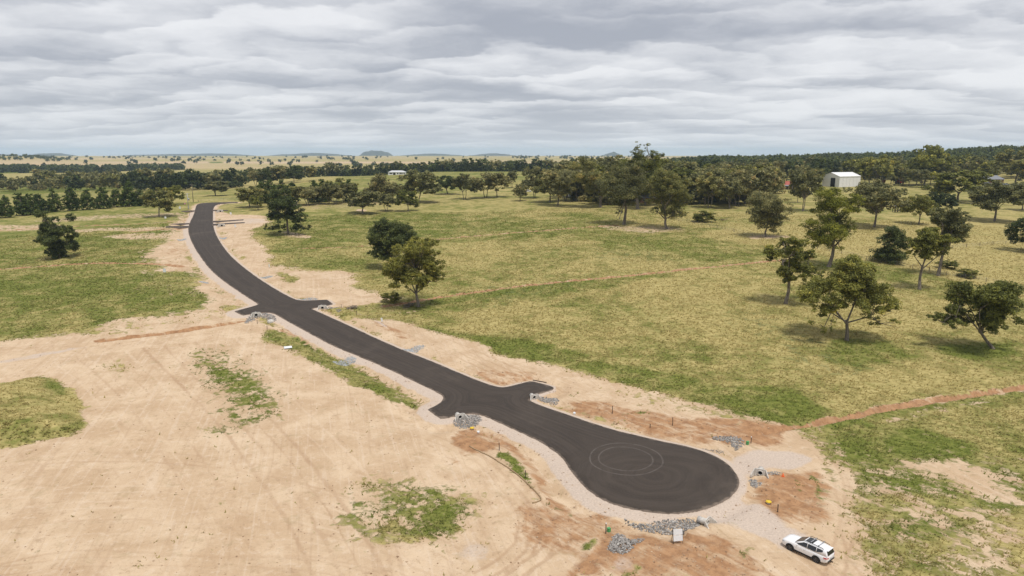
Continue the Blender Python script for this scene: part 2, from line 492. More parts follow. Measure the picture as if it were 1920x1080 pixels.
paint('dirt', [(408, 574), (440, 571), (444, 578), (415, 580)], -0.5, 0.8)
paint('dirt', [(508, 510), (535, 508), (550, 518), (525, 520)], -0.3, 0.8)
paint('dirt', [(530, 520), (560, 516), (562, 527), (535, 530)], -0.4, 0.8)
paint('dirt', [(700, 566), (760, 568), (800, 585), (760, 604), (700, 600), (640, 585)], -0.4, 1.0)
paint('dirt', [(1060, 715), (1280, 745), (1460, 790), (1380, 800), (1200, 760)], 0.18, 1.5)
paint('dirt', [(760, 715), (700, 860), (740, 870)], 0.6, 1)
# right foreground: patchy regrowth
paint('dirt', [(1480, 800), (1700, 752), (2000, 700), (2000, 1100), (1650, 1100), (1600, 950), (1570, 860)], -0.22, 1.6)
paint('dirt', [(1540, 800), (1680, 765), (1920, 735), (2000, 800), (1960, 850), (1800, 850), (1640, 850)], -0.75, 1.6)
paint('dirt', [(1700, 858), (1800, 860), (1850, 885), (1930, 930), (1930, 960), (1830, 920), (1780, 895)], 0.5, 1.2)
paint('dirt', [(1680, 950), (1760, 960), (1830, 955), (1810, 970), (1690, 962)], 0.25, 0.8)
paint('dirt', [(1740, 980), (1930, 990), (1930, 1100), (1800, 1100), (1840, 1040)], 0.08, 1.5)
paint('dirt', [(1560, 860), (1620, 880), (1600, 1000), (1640, 1100), (1540, 1100)], 0.55, 1.2)

# --- red-brown fresh spoil
paint('red', [(830, 800), (900, 800), (945, 830), (930, 850), (850, 850)], 0.75, 1.0)
paint('red', [(780, 830), (860, 840), (860, 870), (800, 870)], -0.05, 1.5)
paint('red', [(910, 790), (960, 825), (1010, 865), (1050, 930), (1100, 965), (1160, 985), (1150, 1000), (1060, 975), (1000, 915), (960, 860)], 0.60, 0.9)
paint('red', [(1010, 935), (1150, 975), (1140, 1010), (1060, 1050), (980, 1030), (950, 980)], 0.42, 1.2)
paint('red', [(1020, 757), (1080, 765), (1160, 760), (1280, 785), (1420, 790), (1470, 800), (1420, 830), (1340, 842), (1240, 822), (1100, 785)], 0.50, 0.9)
paint('red', [(1300, 790), (1430, 785), (1460, 808), (1430, 838), (1360, 815)], 0.65, 0.9)
paint('red', [(1050, 752), (1130, 748), (1170, 765), (1100, 780)], 0.55, 0.8)
paint('red', [(1410, 905), (1480, 880), (1540, 880), (1580, 930), (1560, 1000), (1480, 990), (1400, 950)], 0.65, 1.0)
paint('red', [(1130, 1000), (1200, 990), (1320, 985), (1400, 1020), (1480, 1100), (1050, 1100), (1100, 1040)], 0.48, 1.0)
paint('red', [(1100, 1040), (1135, 1010), (1165, 1040), (1100, 1085), (1040, 1090)], 0.8, 0.6)
paint('red', [(860, 705), (940, 724), (985, 715), (1030, 700), (1000, 695), (900, 690)], 0.2, 0.7)
paint('red', [(690, 595), (760, 620), (800, 645), (760, 640), (700, 612)], 0.3, 0.6)
paint('red', [(510, 600), (560, 622), (590, 645), (560, 640), (520, 615)], 0.2, 0.6)
paint('red', [(600, 577), (650, 577), (640, 590), (610, 585)], 0.8, 0.5)
paint('red', [(520, 500), (545, 525), (580, 548), (560, 540), (530, 522)], 0.35, 0.7)
paint('red', [(280, 460), (345, 440), (352, 520), (300, 490)], -0.1, 3)
# ground worn bare in paler stone
paint('pale', [(1395, 845), (1450, 838), (1500, 848), (1535, 862), (1480, 880), (1440, 882), (1400, 905), (1380, 870)], 0.85, 0.7)
paint('pale', [(1330, 945), (1400, 930), (1430, 950), (1500, 1000), (1530, 1025), (1470, 1040), (1430, 1010), (1360, 985), (1320, 975)], 1.0, 0.8)
paint('pale', [(690, 592), (712, 604), (735, 616), (715, 612)], 0.9, 0.4)
paint('pale', [(-50, 680), (30, 668), (110, 656), (200, 648), (110, 664), (30, 680)], 0.45, 0.7)
paint('pale', [(1140, 1050), (1190, 1040), (1200, 1080), (1120, 1100)], 0.2, 0.7)
paint('pale', [(410, 411), (500, 407), (510, 420), (420, 420)], 0.25, 1.5)
paint('pale', [(855, 1000), (925, 1010), (930, 1060), (860, 1060)], 0.1, 0.8)
# gravel banks beside the seal
outw = np.where(left, 2.4, 1.05) + 0.5 * wx2
k = (1 - smooth(rd, outw - 0.5, outw + 0.5))
LAY['dirt'] = np.where(k > 0, LAY['dirt'] * (1 - k) + 1.0 * k, LAY['dirt'])
LAY['pale'] = LAY['pale'] * (1 - k) + 0.62 * k
k2 = 1 - smooth(rd, 0.0, 5.5)
LAY['dirt'] = np.maximum(LAY['dirt'], -1 + 1.6 * k2 * smooth(rd, -50, 0))

# --- trenches, dug as real grooves
TR = []
for pts, wd, dp in (([(-100, 512), (0, 505), (100, 497), (210, 493), (300, 495), (340, 500)], 0.75, 0.3),
                    ([(-60, 435), (0, 432), (80, 428), (130, 425), (200, 422), (300, 418), (345, 412)], 1.0, 0.4),
                    ([(250, 434), (300, 430), (345, 428)], 0.9, 0.3),
                    ([(800, 450), (900, 441), (1000, 434), (1060, 429), (1130, 424), (1155, 423)], 0.8, 0.35),
                    ([(560, 466), (650, 463), (700, 460)], 0.5, 0.2),
                    ([(720, 575), (830, 556), (960, 538), (1100, 524), (1200, 515), (1300, 504), (1400, 494), (1450, 489), (1520, 484)], 0.72, 0.4),
                    ([(1420, 812), (1480, 802), (1560, 788), (1650, 768), (1750, 752), (1850, 736), (1980, 716)], 0.75, 0.42),
                    ([(190, 640), (250, 632), (330, 623), (400, 612), (455, 602)], 0.9, 0.7)):
    P = stroke('dirt', pts, 1.25 if wd > 0.5 else 0.9, wd + 0.2, 0.5, 0.8)
    stroke('red', pts, 0.8, wd + 0.5, 0.4)
    stroke('pale', pts, -1.0, wd + 0.5, 0.4)
    TR.append((P, wd, dp))
stroke('green', [(1560, 796), (1650, 777), (1750, 762), (1850, 748), (1980, 728)], 0.7, 1.5, 0.8)
stroke('green', [(760, 578), (830, 566), (960, 545), (1100, 530)], 0.6, 2.0, 1.0)
stroke('dirt', [(1660, 790), (1700, 780), (1760, 768), (1850, 752)], -0.1, 0.7, 0.4, 1.2)

# --- wheel ruts and grader passes pressed into the bare soil
def rut(pts, gauge=1.6, width=0.17, val=1.0, wob=0.25):
    P = resample(chaikin(poly_w(pts), 2, False), 1.0, False)
    tn = np.gradient(P, axis=0)
    tn /= np.linalg.norm(tn, axis=1, keepdims=True) + 1e-9
    nn = np.stack([-tn[:, 1], tn[:, 0]], -1)
    for sg in ((-0.5, 0.5) if gauge else (0.0,)):
        Q = P + nn * gauge * sg
        m = (NX > Q[:, 0].min() - 2) & (NX < Q[:, 0].max() + 2) & (NY > Q[:, 1].min() - 2) & (NY < Q[:, 1].max() + 2)
        d, _ = seg_dist(NX[m] + wob * wx2[m], NY[m] + wob * wy2[m], Q, closed=False)
        k = (1 - smooth(d, width * 0.5, width * 1.7)) * (0.55 + 0.45 * np.clip(fbm(NX[m], NY[m], 7, 91, 2) * 2 + 0.3, 0, 1))
        a = LAY['rut']
        a[m] = np.where(np.abs(k * val) > np.abs(a[m]), k * val, a[m])


_rr = random.Random(3)
for i in range(11):
    o = -150 + 34 * i + _rr.uniform(-9, 9)
    rut([(250 + o, 655 - 0.13 * o), (330 + o * 1.05, 730), (420 + o * 1.15, 830), (520 + o * 1.3, 980), (560 + o * 1.4, 1075)], 0, _rr.uniform(0.12, 0.3), _rr.choice([1.0, -0.8, 0.7]))
for i in range(9):
    o = _rr.uniform(-30, 30)
    rut([(-60, 860 + 26 * i + o), (150, 835 + 27 * i), (400, 850 + 24 * i + o), (640, 900 + 20 * i), (860, 1010 + 18 * i)], _rr.choice([0, 1.6]), _rr.uniform(0.12, 0.24), _rr.choice([0.8, -0.7, 0.6]))
for pts, v in (([(1395, 955), (1440, 985), (1500, 1030), (1580, 1090)], 0.7), ([(1380, 960), (1420, 1000), (1470, 1050), (1520, 1100)], 0.5), ([(1565, 850), (1595, 900), (1602, 960), (1575, 1030), (1560, 1090)], 0.9), ([(1540, 850), (1575, 890), (1590, 960), (1600, 1040), (1650, 1100)], 0.8),
                ([(870, 838), (930, 862), (985, 915), (1030, 980), (1020, 1040), (960, 1085)], 0.9), ([(890, 850), (960, 920), (990, 980), (970, 1040), (900, 1080)], 0.8), ([(780, 850), (880, 870), (960, 940), (1000, 1010), (990, 1080)], -0.7), ([(700, 800), (800, 815), (880, 850), (960, 900)], 0.7),
                ([(840, 640), (960, 690), (1060, 740), (1180, 775), (1300, 800)], 0.8), ([(860, 650), (1000, 690), (1150, 745), (1320, 790), (1420, 800)], -0.8), ([(760, 620), (850, 660), (930, 700), (985, 712)], 0.8), ([(1050, 735), (1120, 745), (1250, 775), (1350, 800)], 0.8),
                ([(1050, 760), (1110, 770), (1180, 760)], 1.0), ([(1080, 778), (1150, 770), (1240, 790)], 1.0), ([(1300, 810), (1380, 800), (1460, 806)], 1.0), ([(280, 610), (350, 560), (345, 480), (338, 420)], 0.6), ([(470, 410), (430, 440), (470, 490), (560, 530), (660, 540)], 0.6), ([(0, 655), (150, 640), (300, 622), (440, 596)], 0.8), ([(0, 690), (120, 668), (260, 640), (420, 606)], 0.8),
                ([(1190, 1080), (1200, 1040), (1260, 1020), (1340, 1020), (1420, 1060)], 0.8), ([(1210, 1090), (1240, 1050), (1320, 1040), (1380, 1080)], 0.9), ([(1060, 1000), (1020, 1040), (960, 1080)], 0.9)):
    rut(pts, 1.6, 0.2, v)
LZ = h0(NX, NY)
dz_ = np.zeros(NX.shape)
c0 = np.where(left, 3.6, 1.9)
hw = np.where(left, 2.4, 1.5)
dep = np.where(left, 0.55, 0.38) * smooth(rd, 0.1, 0.9)
dz_ -= dep * np.exp(-((rd - c0) / (hw * 0.62)) ** 2)
for P, wd, dp in TR:
    m = (NX > P[:, 0].min() - 5) & (NX < P[:, 0].max() + 5) & (NY > P[:, 1].min() - 5) & (NY < P[:, 1].max() + 5)
    d, _ = seg_dist(NX[m], NY[m], P, closed=False)
    dz_[m] -= dp * (1 - smooth(d, wd * 0.45, wd * 1.1))
    dz_[m] += 0.28 * dp * np.exp(-((d - wd * 2.0) / (wd * 0.7)) ** 2)
soil = smooth(LAY['dirt'], 0.0, 0.6) * smooth(rd, 1.0, 3.0)
red_ = smooth(LAY['red'], -0.1, 0.7)
dz_ += soil * (0.05 * fbm(NX, NY, 1.6, 41, 3) + 0.06 * fbm(NX, NY, 6, 43, 2)) + red_ * soil * 0.26 * fbm(NX, NY, 2.2, 45, 3)
dz_ -= 0.07 * np.clip(LAY['rut'], 0, 1) * smooth(rd, 0.5, 1.5)
dz_ += (1 - soil) * smooth(rd, 1.0, 4.0) * 0.10 * fbm(NX, NY, 3.0, 47, 2)
mound = sdf(NX, NY, chaikin(poly_w([(-200, 716), (0, 722), (60, 706), (105, 712), (140, 742), (176, 786), (165, 806), (110, 824), (0, 842), (-200, 850)]), 1), 6)
dz_ += 1.5 * smooth(mound, -0.4, 7.0)
dz_ = np.where(rd < 0, -0.10 - 0.10 * smooth(-rd, 0, 1.5), dz_ - 0.01)
GZ = h0(GX, GY)
GZ[near] = LZ + dz_
FULL = {}
for kname, v in LAY.items():
    base = {'dirt': -1.0, 'red': -1.0, 'green': 0.0, 'pale': -1.0, 'weed': 0.0, 'rut': 0.0}[kname]
    a = np.full(GX.shape, base)
    a[near] = v
    FULL[kname] = a
# the far country: straw paddocks with a few green ones
farm = ~near
FULL['green'][farm] = -0.52 + 0.5 * fbm(GX[farm], GY[farm], 600, 5, 2)


fd = GY > 1500
FULL['dirt'][fd] = -0.35 + 0.9 * fbm(GX[fd], GY[fd] * 2.2, 1100, 15, 2)


def far_poly(pts, val):
    P = poly_w(pts)
    s = sdf(GX, GY, P, 300)
    w = smooth(s, -12, 12)
    FULL['green'] = FULL['green'] * (1 - w) + val * w
    FULL['dirt'] = np.where(w > 0.01, np.minimum(FULL['dirt'], 1 - 2 * w), FULL['dirt'])


far_poly([(-60, 314), (60, 315), (70, 324), (-60, 326)], 1.2)
far_poly([(186, 318), (226, 309), (232, 312), (200, 322)], 0.9)
far_poly([(392, 303), (418, 303), (418, 306), (392, 306)], 1.0)
far_poly([(-60, 356), (170, 352), (270, 352), (270, 362), (100, 372), (-60, 376)], 0.15)
far_poly([(0, 350), (170, 340), (270, 340), (270, 352), (100, 362), (0, 364)], 0.9)
far_poly([(600, 326), (990, 318), (1010, 335), (900, 345), (650, 345)], 0.35)


def mesh_np(name, V, F, smooth_=True, attrs=None, mat=None):
    """V (n,3), F (m,3|4) -> mesh, fast"""
    me = bpy.data.meshes.new(name)
    V = np.asarray(V, np.float32)
    F = np.asarray(F, np.int32)
    k = F.shape[1]
    me.vertices.add(len(V))
    me.vertices.foreach_set('co', V.ravel())
    me.loops.add(F.size)
    me.loops.foreach_set('vertex_index', F.ravel())
    me.polygons.add(len(F))
    me.polygons.foreach_set('loop_start', np.arange(0, F.size, k, dtype=np.int32))
    me.polygons.foreach_set('loop_total', np.full(len(F), k, np.int32))
    me.polygons.foreach_set('use_smooth', np.full(len(F), smooth_, bool))
    for an, av in (attrs or {}).items():
        at = me.attributes.new(an, 'FLOAT', 'POINT')
        at.data.foreach_set('value', np.asarray(av, np.float32))
    me.update(calc_edges=True)
    if mat:
        me.materials.append(mat)
    return me


def link(name, me, parent=None, loc=None):
    o = bpy.data.objects.new(name, me)
    COL.objects.link(o)
    if parent is not None:
        o.parent = parent
    if loc is not None:
        o.location = loc
    return o


def tag(o, label=None, cat=None, group=None, kind=None):
    if label:
        o['label'] = label
    if cat:
        o['category'] = cat
    if group:
        o['group'] = group
    if kind:
        o['kind'] = kind
    return o


def new_mat(name):
    mt = bpy.data.materials.new(name)
    mt.use_nodes = True
    return mt, NT(mt.node_tree)


# ground material
MG, N = new_mat('ground_soil_and_grass')
geo = N.n('ShaderNodeNewGeometry')
pos = geo.outputs['Position']
flat = N.vmath('MULTIPLY', pos, (1, 1, 0))
aD, aR, aG, aP, aW = (N.attr(k).outputs['Fac'] for k in ('dirt', 'red', 'green', 'pale', 'weed'))
n_big = N.noise(flat, 0.035, 4, 0.55, 0.3)
n_mid = N.noise(flat, 0.16, 5, 0.6, 0.4)
n_fine = N.noise(flat, 0.9, 5, 0.65)
n_tiny = N.noise(flat, 4.0, 3, 0.7)
n_cov = N.noise(flat, 0.42, 6, 0.68, 0.6)
streak = N.noise(N.mapping(flat, rot=math.radians(50), scale=(0.12, 0.80, 1)), 1.0, 5, 0.6, 0.6)
track = N.noise(N.mapping(flat, rot=math.radians(74), scale=(0.06, 1.5, 1)), 1.0, 4, 0.6, 0.5)
wind = N.noise(N.mapping(flat, rot=math.radians(16), scale=(0.6, 1.3, 1)), 1.0, 4, 0.66, 0.8)


def c01(x, s=5.0):
    return N.math('MULTIPLY', N.math('SUBTRACT', x, 0.5), s)


# grass
gv = N.math('ADD', N.math('MULTIPLY', aG, 0.8), N.math('ADD', N.math('MULTIPLY', c01(n_mid), 0.55), N.math('ADD', N.math('MULTIPLY', c01(n_big), 0.42), N.math('MULTIPLY', c01(n_cov), 0.40))))
gf = N.step(gv, -0.65, 0.75)
straw = N.mix(N.step(wind, 0.3, 0.7), (0.300, 0.245, 0.088), (0.500, 0.415, 0.178))
straw = N.mix(N.step(n_mid, 0.5, 0.72), straw, (0.35, 0.265, 0.112))
lush = N.mix(N.step(n_fine, 0.3, 0.7), (0.092, 0.116, 0.019), (0.198, 0.214, 0.048))
grass = N.mix(gf, straw, lush)
weedf = N.math('MULTIPLY', N.step(N.math('ADD', n_cov, N.math('MULTIPLY', aW, 0.16)), 0.62, 0.76), 0.55)
grass = N.mix(N.math('MULTIPLY', weedf, N.step(aW, -0.2, 0.9, 0.25, 1.0)), grass, (0.135, 0.155, 0.070))
tus = N.step(wind, 0.30, 0.46)
grass = N.mix(N.math('MULTIPLY', N.math('SUBTRACT', 1.0, tus), 0.38), grass, (0.14, 0.125, 0.048))
# soil
soilc = N.mix(N.step(n_mid, 0.32, 0.68), (0.500, 0.356, 0.225), (0.630, 0.482, 0.330))
soilc = N.mix(N.math('MULTIPLY', N.step(n_big, 0.48, 0.66), 0.45), soilc, (0.51, 0.36, 0.225))
soilc = N.mix(N.math('MULTIPLY', N.step(streak, 0.52, 0.72), 0.30), soilc, (0.40, 0.26, 0.16))
soilc = N.mix(N.math('MULTIPLY', N.step(track, 0.55, 0.66), 0.35), soilc, (0.66, 0.53, 0.40))
soilc = N.mix(N.math('MULTIPLY', N.step(track, 0.44, 0.34), 0.30), soilc, (0.41, 0.28, 0.18))
soilc = N.mix(N.math('MULTIPLY', N.step(n_fine, 0.55, 0.70), 0.55), soilc, (0.37, 0.255, 0.16))
soilc = N.mix(N.math('MULTIPLY', N.step(n_fine, 0.46, 0.34), 0.40), soilc, (0.67, 0.54, 0.41))
soilc = N.mix(N.math('MULTIPLY', N.step(n_tiny, 0.58, 0.72), 0.5), soilc, (0.28, 0.20, 0.125))
soilc = N.mix(N.math('MULTIPLY', N.step(n_cov, 0.55, 0.68), 0.38), soilc, (0.36, 0.275, 0.155))
aT = N.attr('rut').outputs['Fac']
soilc = N.mix(N.math('MULTIPLY', N.step(aT, 0.1, 0.9), 0.45), soilc, (0.36, 0.225, 0.135))
soilc = N.mix(N.math('MULTIPLY', N.step(aT, -0.1, -0.8), 0.35), soilc, (0.68, 0.54, 0.395))
rf = N.step(N.math('ADD', aR, N.math('ADD', N.math('MULTIPLY', c01(n_cov), 0.55), N.math('MULTIPLY', c01(streak), 0.50))), -0.25, 0.75)
redc = N.mix(N.step(n_fine, 0.3, 0.7), (0.255, 0.125, 0.058), (0.430, 0.238, 0.120))
soilc = N.mix(N.math('MULTIPLY', rf, 0.88), soilc, redc)
pf = N.step(N.math('ADD', aP, N.math('MULTIPLY', c01(n_cov), 0.40)), -0.2, 0.6)
palec = N.mix(N.step(n_tiny, 0.35, 0.7), (0.585, 0.485, 0.405), (0.465, 0.385, 0.322))
soilc = N.mix(N.math('MULTIPLY', pf, 0.9), soilc, palec)
# cover: where soil wins over grass
dv = N.math('ADD', aD, N.math('ADD', N.math('MULTIPLY', c01(n_cov), 0.62), N.math('ADD', N.math('MULTIPLY', c01(n_fine), 0.34), N.math('MULTIPLY', c01(streak), 0.25))))
df = N.step(dv, -0.30, 0.26)
colr = N.mix(df, grass, soilc)
bmp_h = N.math('ADD', N.math('MULTIPLY', n_fine, 0.5), N.math('ADD', N.math('MULTIPLY', n_tiny, 0.16), N.math('MULTIPLY', wind, N.step(df, 0, 1, 0.55, 0.05))))
bump = N.n('ShaderNodeBump', i_Height=bmp_h, i_Strength=0.75, i_Distance=0.5)
bs = N.n('ShaderNodeBsdfPrincipled', i_Base_Color=colr, i_Roughness=0.95, i_Normal=bump.outputs[0])
bs.inputs['Specular IOR Level'].default_value = 0.1
N.n('ShaderNodeOutputMaterial', i_Surface=bs.outputs[0])

idx = np.arange(NA * NR).reshape(NR, NA)
Q = np.stack([idx[:-1, :-1], idx[:-1, 1:], idx[1:, 1:], idx[1:, :-1]], -1).reshape(-1, 4)[:, ::-1]
seam = np.stack([idx[:-1, -1], idx[:-1, 0], idx[1:, 0], idx[1:, -1]], -1)[:, ::-1]
gm = mesh_np('ground', np.stack([GX, GY, GZ], -1), np.vstack([Q, seam]), True, FULL, MG)
tag(link('ground', gm), kind='structure')


_RR = np.hypot(GX, GY).reshape(NR, NA)[:, 0]
_AA = np.arctan2(GX, GY).reshape(NR, NA)[0]
_AA[0] = -math.pi


def ground_z(x, y):
    """height of the built sheet at a point (nearest vertices of the polar grid)"""
    a = np.arctan2(x, y)
    r = np.hypot(x, y)
    rr, aa = _RR, _AA
    i = int(np.clip(np.searchsorted(rr, r) - 1, 0, NR - 2))
    j = int(np.clip(np.searchsorted(aa, a) - 1, 0, NA - 2))
    u = (a - aa[j]) / (aa[j + 1] - aa[j])
    v = (r - rr[i]) / (rr[i + 1] - rr[i])
    Z = GZ.reshape(NR, NA)
    return float((Z[i, j] * (1 - u) + Z[i, j + 1] * u) * (1 - v) + (Z[i + 1, j] * (1 - u) + Z[i + 1, j + 1] * u) * v)
# ------------------------------------------------------------------ sealed road
MA, N = new_mat('asphalt_fresh_chip_seal')
geo = N.n('ShaderNodeNewGeometry')
pos = N.vmath('MULTIPLY', geo.outputs['Position'], (1, 1, 0))
edge = N.attr('edge').outputs['Fac']
big = N.noise(pos, 0.10, 4, 0.6)
fine = N.noise(pos, 6.0, 3, 0.7)
l1 = N.n('ShaderNodeCombineXYZ', i_0=N.math('MULTIPLY', edge, 2.4), i_1=N.math('MULTIPLY', N.noise(pos, 0.05, 2, 0.5), 6.0), i_2=0.0)
lanes = N.noise(l1.outputs[0], 1.0, 3, 0.6)
dc = N.vmath('DISTANCE', pos, (float(CUL[0]), float(CUL[1]), 0))
l2 = N.n('ShaderNodeCombineXYZ', i_0=N.math('MULTIPLY', N.math('ADD', dc, N.math('MULTIPLY', N.noise(pos, 0.06, 2, 0.5), 9.0)), 0.9), i_1=N.math('MULTIPLY', N.noise(pos, 0.12, 2, 0.5), 4.0), i_2=5.0)
swirl = N.noise(l2.outputs[0], 1.0, 4, 0.65)
incul = N.step(dc, 9.0, 14.0, 1.0, 0.0)
mark = N.mix(incul, lanes, swirl)
base = N.mix(N.step(mark, 0.30, 0.70), (0.040, 0.031, 0.025), (0.064, 0.050, 0.040))
base = N.mix(N.math('MULTIPLY', N.step(fine, 0.35, 0.7), 0.35), base, (0.088, 0.071, 0.058))
base = N.mix(N.math('MULTIPLY', N.step(big, 0.4, 0.7), 0.3), base, (0.060, 0.048, 0.039))
# scuffed tyre circles left by a turning vehicle
dr = N.vmath('DISTANCE', pos, (float(RING[0]), float(RING[1]), 0))
wob = N.math('ADD', dr, N.math('MULTIPLY', N.noise(pos, 0.13, 2, 0.5), 0.9))
rings = None
for rad in (3.55, 4.75):
    g = N.step(N.math('ABSOLUTE', N.math('SUBTRACT', wob, rad + 0.45)), 0.04, 0.15, 1.0, 0.0)
    rings = g if rings is None else N.math('MAXIMUM', rings, g)
base = N.mix(N.math('MULTIPLY', rings, N.step(N.noise(pos, 0.7, 3, 0.6), 0.3, 0.65, 0.15, 0.6)), base, (0.15, 0.13, 0.115))
tr = N.noise(pos, 0.045, 5, 0.7, 0.8)
base = N.mix(N.math('MULTIPLY', N.step(tr, 0.54, 0.72), 0.15), base, (0.26, 0.205, 0.16))
fl = N.noise(pos, 1.1, 4, 0.75)
base = N.mix(N.math('MULTIPLY', N.step(fl, 0.62, 0.76), 0.18), base, (0.20, 0.165, 0.135))
seamf = N.step(N.math('ABSOLUTE', N.math('SUBTRACT', edge, 4.25)), 0.03, 0.16, 0.35, 0.0)
base = N.mix(N.math('MULTIPLY', seamf, N.step(dc, 11.0, 14.0)), base, (0.028, 0.024, 0.021))
dusty = N.math('MULTIPLY', N.step(N.math('ADD', edge, N.math('MULTIPLY', N.noise(pos, 0.8, 4, 0.6), 1.2)), 0.55, 1.0, 1.0, 0.0), 0.45)
base = N.mix(dusty, base, (0.36, 0.28, 0.22))
bump = N.n('ShaderNodeBump', i_Height=N.noise(pos, 14.0, 3, 0.7), i_Strength=0.35, i_Distance=0.05)
bs = N.n('ShaderNodeBsdfPrincipled', i_Base_Color=base, i_Roughness=0.82, i_Normal=bump.outputs[0])
bs.inputs['Specular IOR Level'].default_value = 0.25
N.n('ShaderNodeOutputMaterial', i_Surface=bs.outputs[0])


def sheet(name, P, mat, lift=0.06, skirt=0.25, grid=1.5):
    """closed outline -> draped sheet with a skirt down its edge"""
    x0, y0 = P.min(0)
    x1, y1 = P.max(0)
    gx, gy = np.meshgrid(np.arange(x0, x1, grid), np.arange(y0, y1, grid))
    gx, gy = gx.ravel(), gy.ravel()
    d, i = seg_dist(gx, gy, P)
    keep = i & (d > grid * 0.45)
    pts = np.vstack([P, np.stack([gx[keep], gy[keep]], -1)])
    nP = len(P)
    edges = [(k, (k + 1) % nP) for k in range(nP)]
    vv, ee, ff, ov, oe, of = delaunay_2d_cdt([Vector(p) for p in pts], edges, [list(range(nP))], 1, 1e-4)
    vv = np.array([(v.x, v.y) for v in vv])
    z = h0(vv[:, 0], vv[:, 1]) + lift
    ed, _ = seg_dist(vv[:, 0], vv[:, 1], P)
    bm = bmesh.new()
    lay_e = bm.verts.layers.float.new('edge')
    bv = []
    for k in range(len(vv)):
        v = bm.verts.new((vv[k, 0], vv[k, 1], z[k]))
        v[lay_e] = float(ed[k])
        bv.append(v)
    for f in ff:
        try:
            fc = bm.faces.new([bv[q] for q in f])
            fc.smooth = True
        except ValueError:
            pass
    bmesh.ops.recalc_face_normals(bm, faces=bm.faces[:])
    if bm.faces and sum(f.normal.z for f in bm.faces) < 0:
        bmesh.ops.reverse_faces(bm, faces=bm.faces[:])
    be = [e for e in bm.edges if e.is_boundary]
    r = bmesh.ops.extrude_edge_only(bm, edges=be)
    for g in r['geom']:
        if isinstance(g, bmesh.types.BMVert):
            g.co.z -= skirt
    me = bpy.data.meshes.new(name)
    bm.to_mesh(me)
    bm.free()
    me.materials.append(mat)
    return link(name, me)


tag(sheet('road', ROAD, MA), kind='structure')
for pts in ([(312, 424.6), (355, 424), (355, 427.6), (310, 427)],
            [(322, 419.8), (356, 418.6), (355, 421), (322, 421)],
            [(340, 395.6), (366, 394.6), (366, 397), (340, 397)],
            [(398, 414.6), (420, 413.8), (457, 411.6), (457, 413.2), (420, 416), (398, 417.2)],
            [(398, 420.2), (420, 418.8), (459, 416.8), (459, 418.4), (420, 421), (398, 423.4)],
            [(398, 393.6), (428, 394), (428, 395.6), (398, 395.6)]):
    o = sheet('driveway_crossing', resample(poly_w(pts), 1.2), MA, lift=0.11, skirt=0.4, grid=1.2)
    tag(o, kind='structure')
# ------------------------------------------------------------------ trees
def tube(pts, rad, sides=6):
    pts = np.asarray(pts, float)
    n = len(pts)
    V = []
    for i in range(n):
        t = pts[min(i + 1, n - 1)] - pts[max(i - 1, 0)]
        t /= np.linalg.norm(t) + 1e-9
        a = np.cross(t, (0.31, 0.95, 0.05))
        a /= np.linalg.norm(a) + 1e-9
        b = np.cross(t, a)
        for k in range(sides):
            th = 2 * math.pi * k / sides
            V.append(pts[i] + rad[i] * (a * math.cos(th) + b * math.sin(th)))
    F = []
    for i in range(n - 1):
        for k in range(sides):
            k2 = (k + 1) % sides
            F.append((i * sides + k, i * sides + k2, (i + 1) * sides + k2, (i + 1) * sides + k))
    return np.array(V), np.array(F)


def join_vf(parts):
    Vs, Fs, o = [], [], 0
    for V, F in parts:
        Vs.append(V)
        Fs.append(F + o)
        o += len(V)
    return np.vstack(Vs), np.vstack(Fs)


def leaves(cen, rad, rng, n_clump, n_leaf, ll, lw, top_bias=0.25, flat=0.6, shell=(0.35, 1.0), clump=0.42):
    """leaf-sized quads in clumps spread through the lobes (cen (k,3), rad (k,3))"""
    k = len(cen)
    vol = rad[:, 0] * rad[:, 1] + rad[:, 0] * rad[:, 2]
    pr = vol / vol.sum()
    li = rng.choice(k, n_clump, p=pr)
    d = rng.normal(size=(n_clump, 3))
    d[:, 2] += top_bias
    d /= np.linalg.norm(d, axis=1, keepdims=True)
    rr = rng.uniform(shell[0], shell[1], (n_clump, 1))
    cc = cen[li] + d * rad[li] * rr
    cr = rad[li].mean(1) * clump * rng.uniform(0.6, 1.35, n_clump)
    tint_c = rng.normal(0, 1, n_clump)
    per = np.maximum(3, (n_leaf * (cr / cr.mean()) ** 1.6 / n_clump)).astype(int)
    ci = np.repeat(np.arange(n_clump), per)
    n = len(ci)
    o = rng.normal(size=(n, 3))
    o /= np.linalg.norm(o, axis=1, keepdims=True)
    o *= (rng.uniform(0.25, 1.0, (n, 1)) ** 0.6)
    o[:, 2] *= flat
    P = cc[ci] + o * cr[ci][:, None]
    nr = o * 0.7 + rng.normal(0, 0.55, (n, 3)) + np.array([0, 0, 0.75])
    nr /= np.linalg.norm(nr, axis=1, keepdims=True)
    a = rng.normal(size=(n, 3))
    a[:, 2] -= 0.5
    a -= (a * nr).sum(1, keepdims=True) * nr
    a /= np.linalg.norm(a, axis=1, keepdims=True) + 1e-9
    b = np.cross(nr, a)
    L = ll * rng.uniform(0.6, 1.3, (n, 1)) * 0.5
    Wd = lw * rng.uniform(0.6, 1.3, (n, 1)) * 0.5
    V = np.stack([P - a * L + b * Wd, P + a * L, P - a * L * 0.8 - b * Wd], 1).reshape(-1, 3)
    F = np.arange(3 * n).reshape(-1, 3)
    tint = np.repeat(0.55 * tint_c[ci] + 0.45 * rng.normal(0, 1, n), 3)
    return V, F, tint


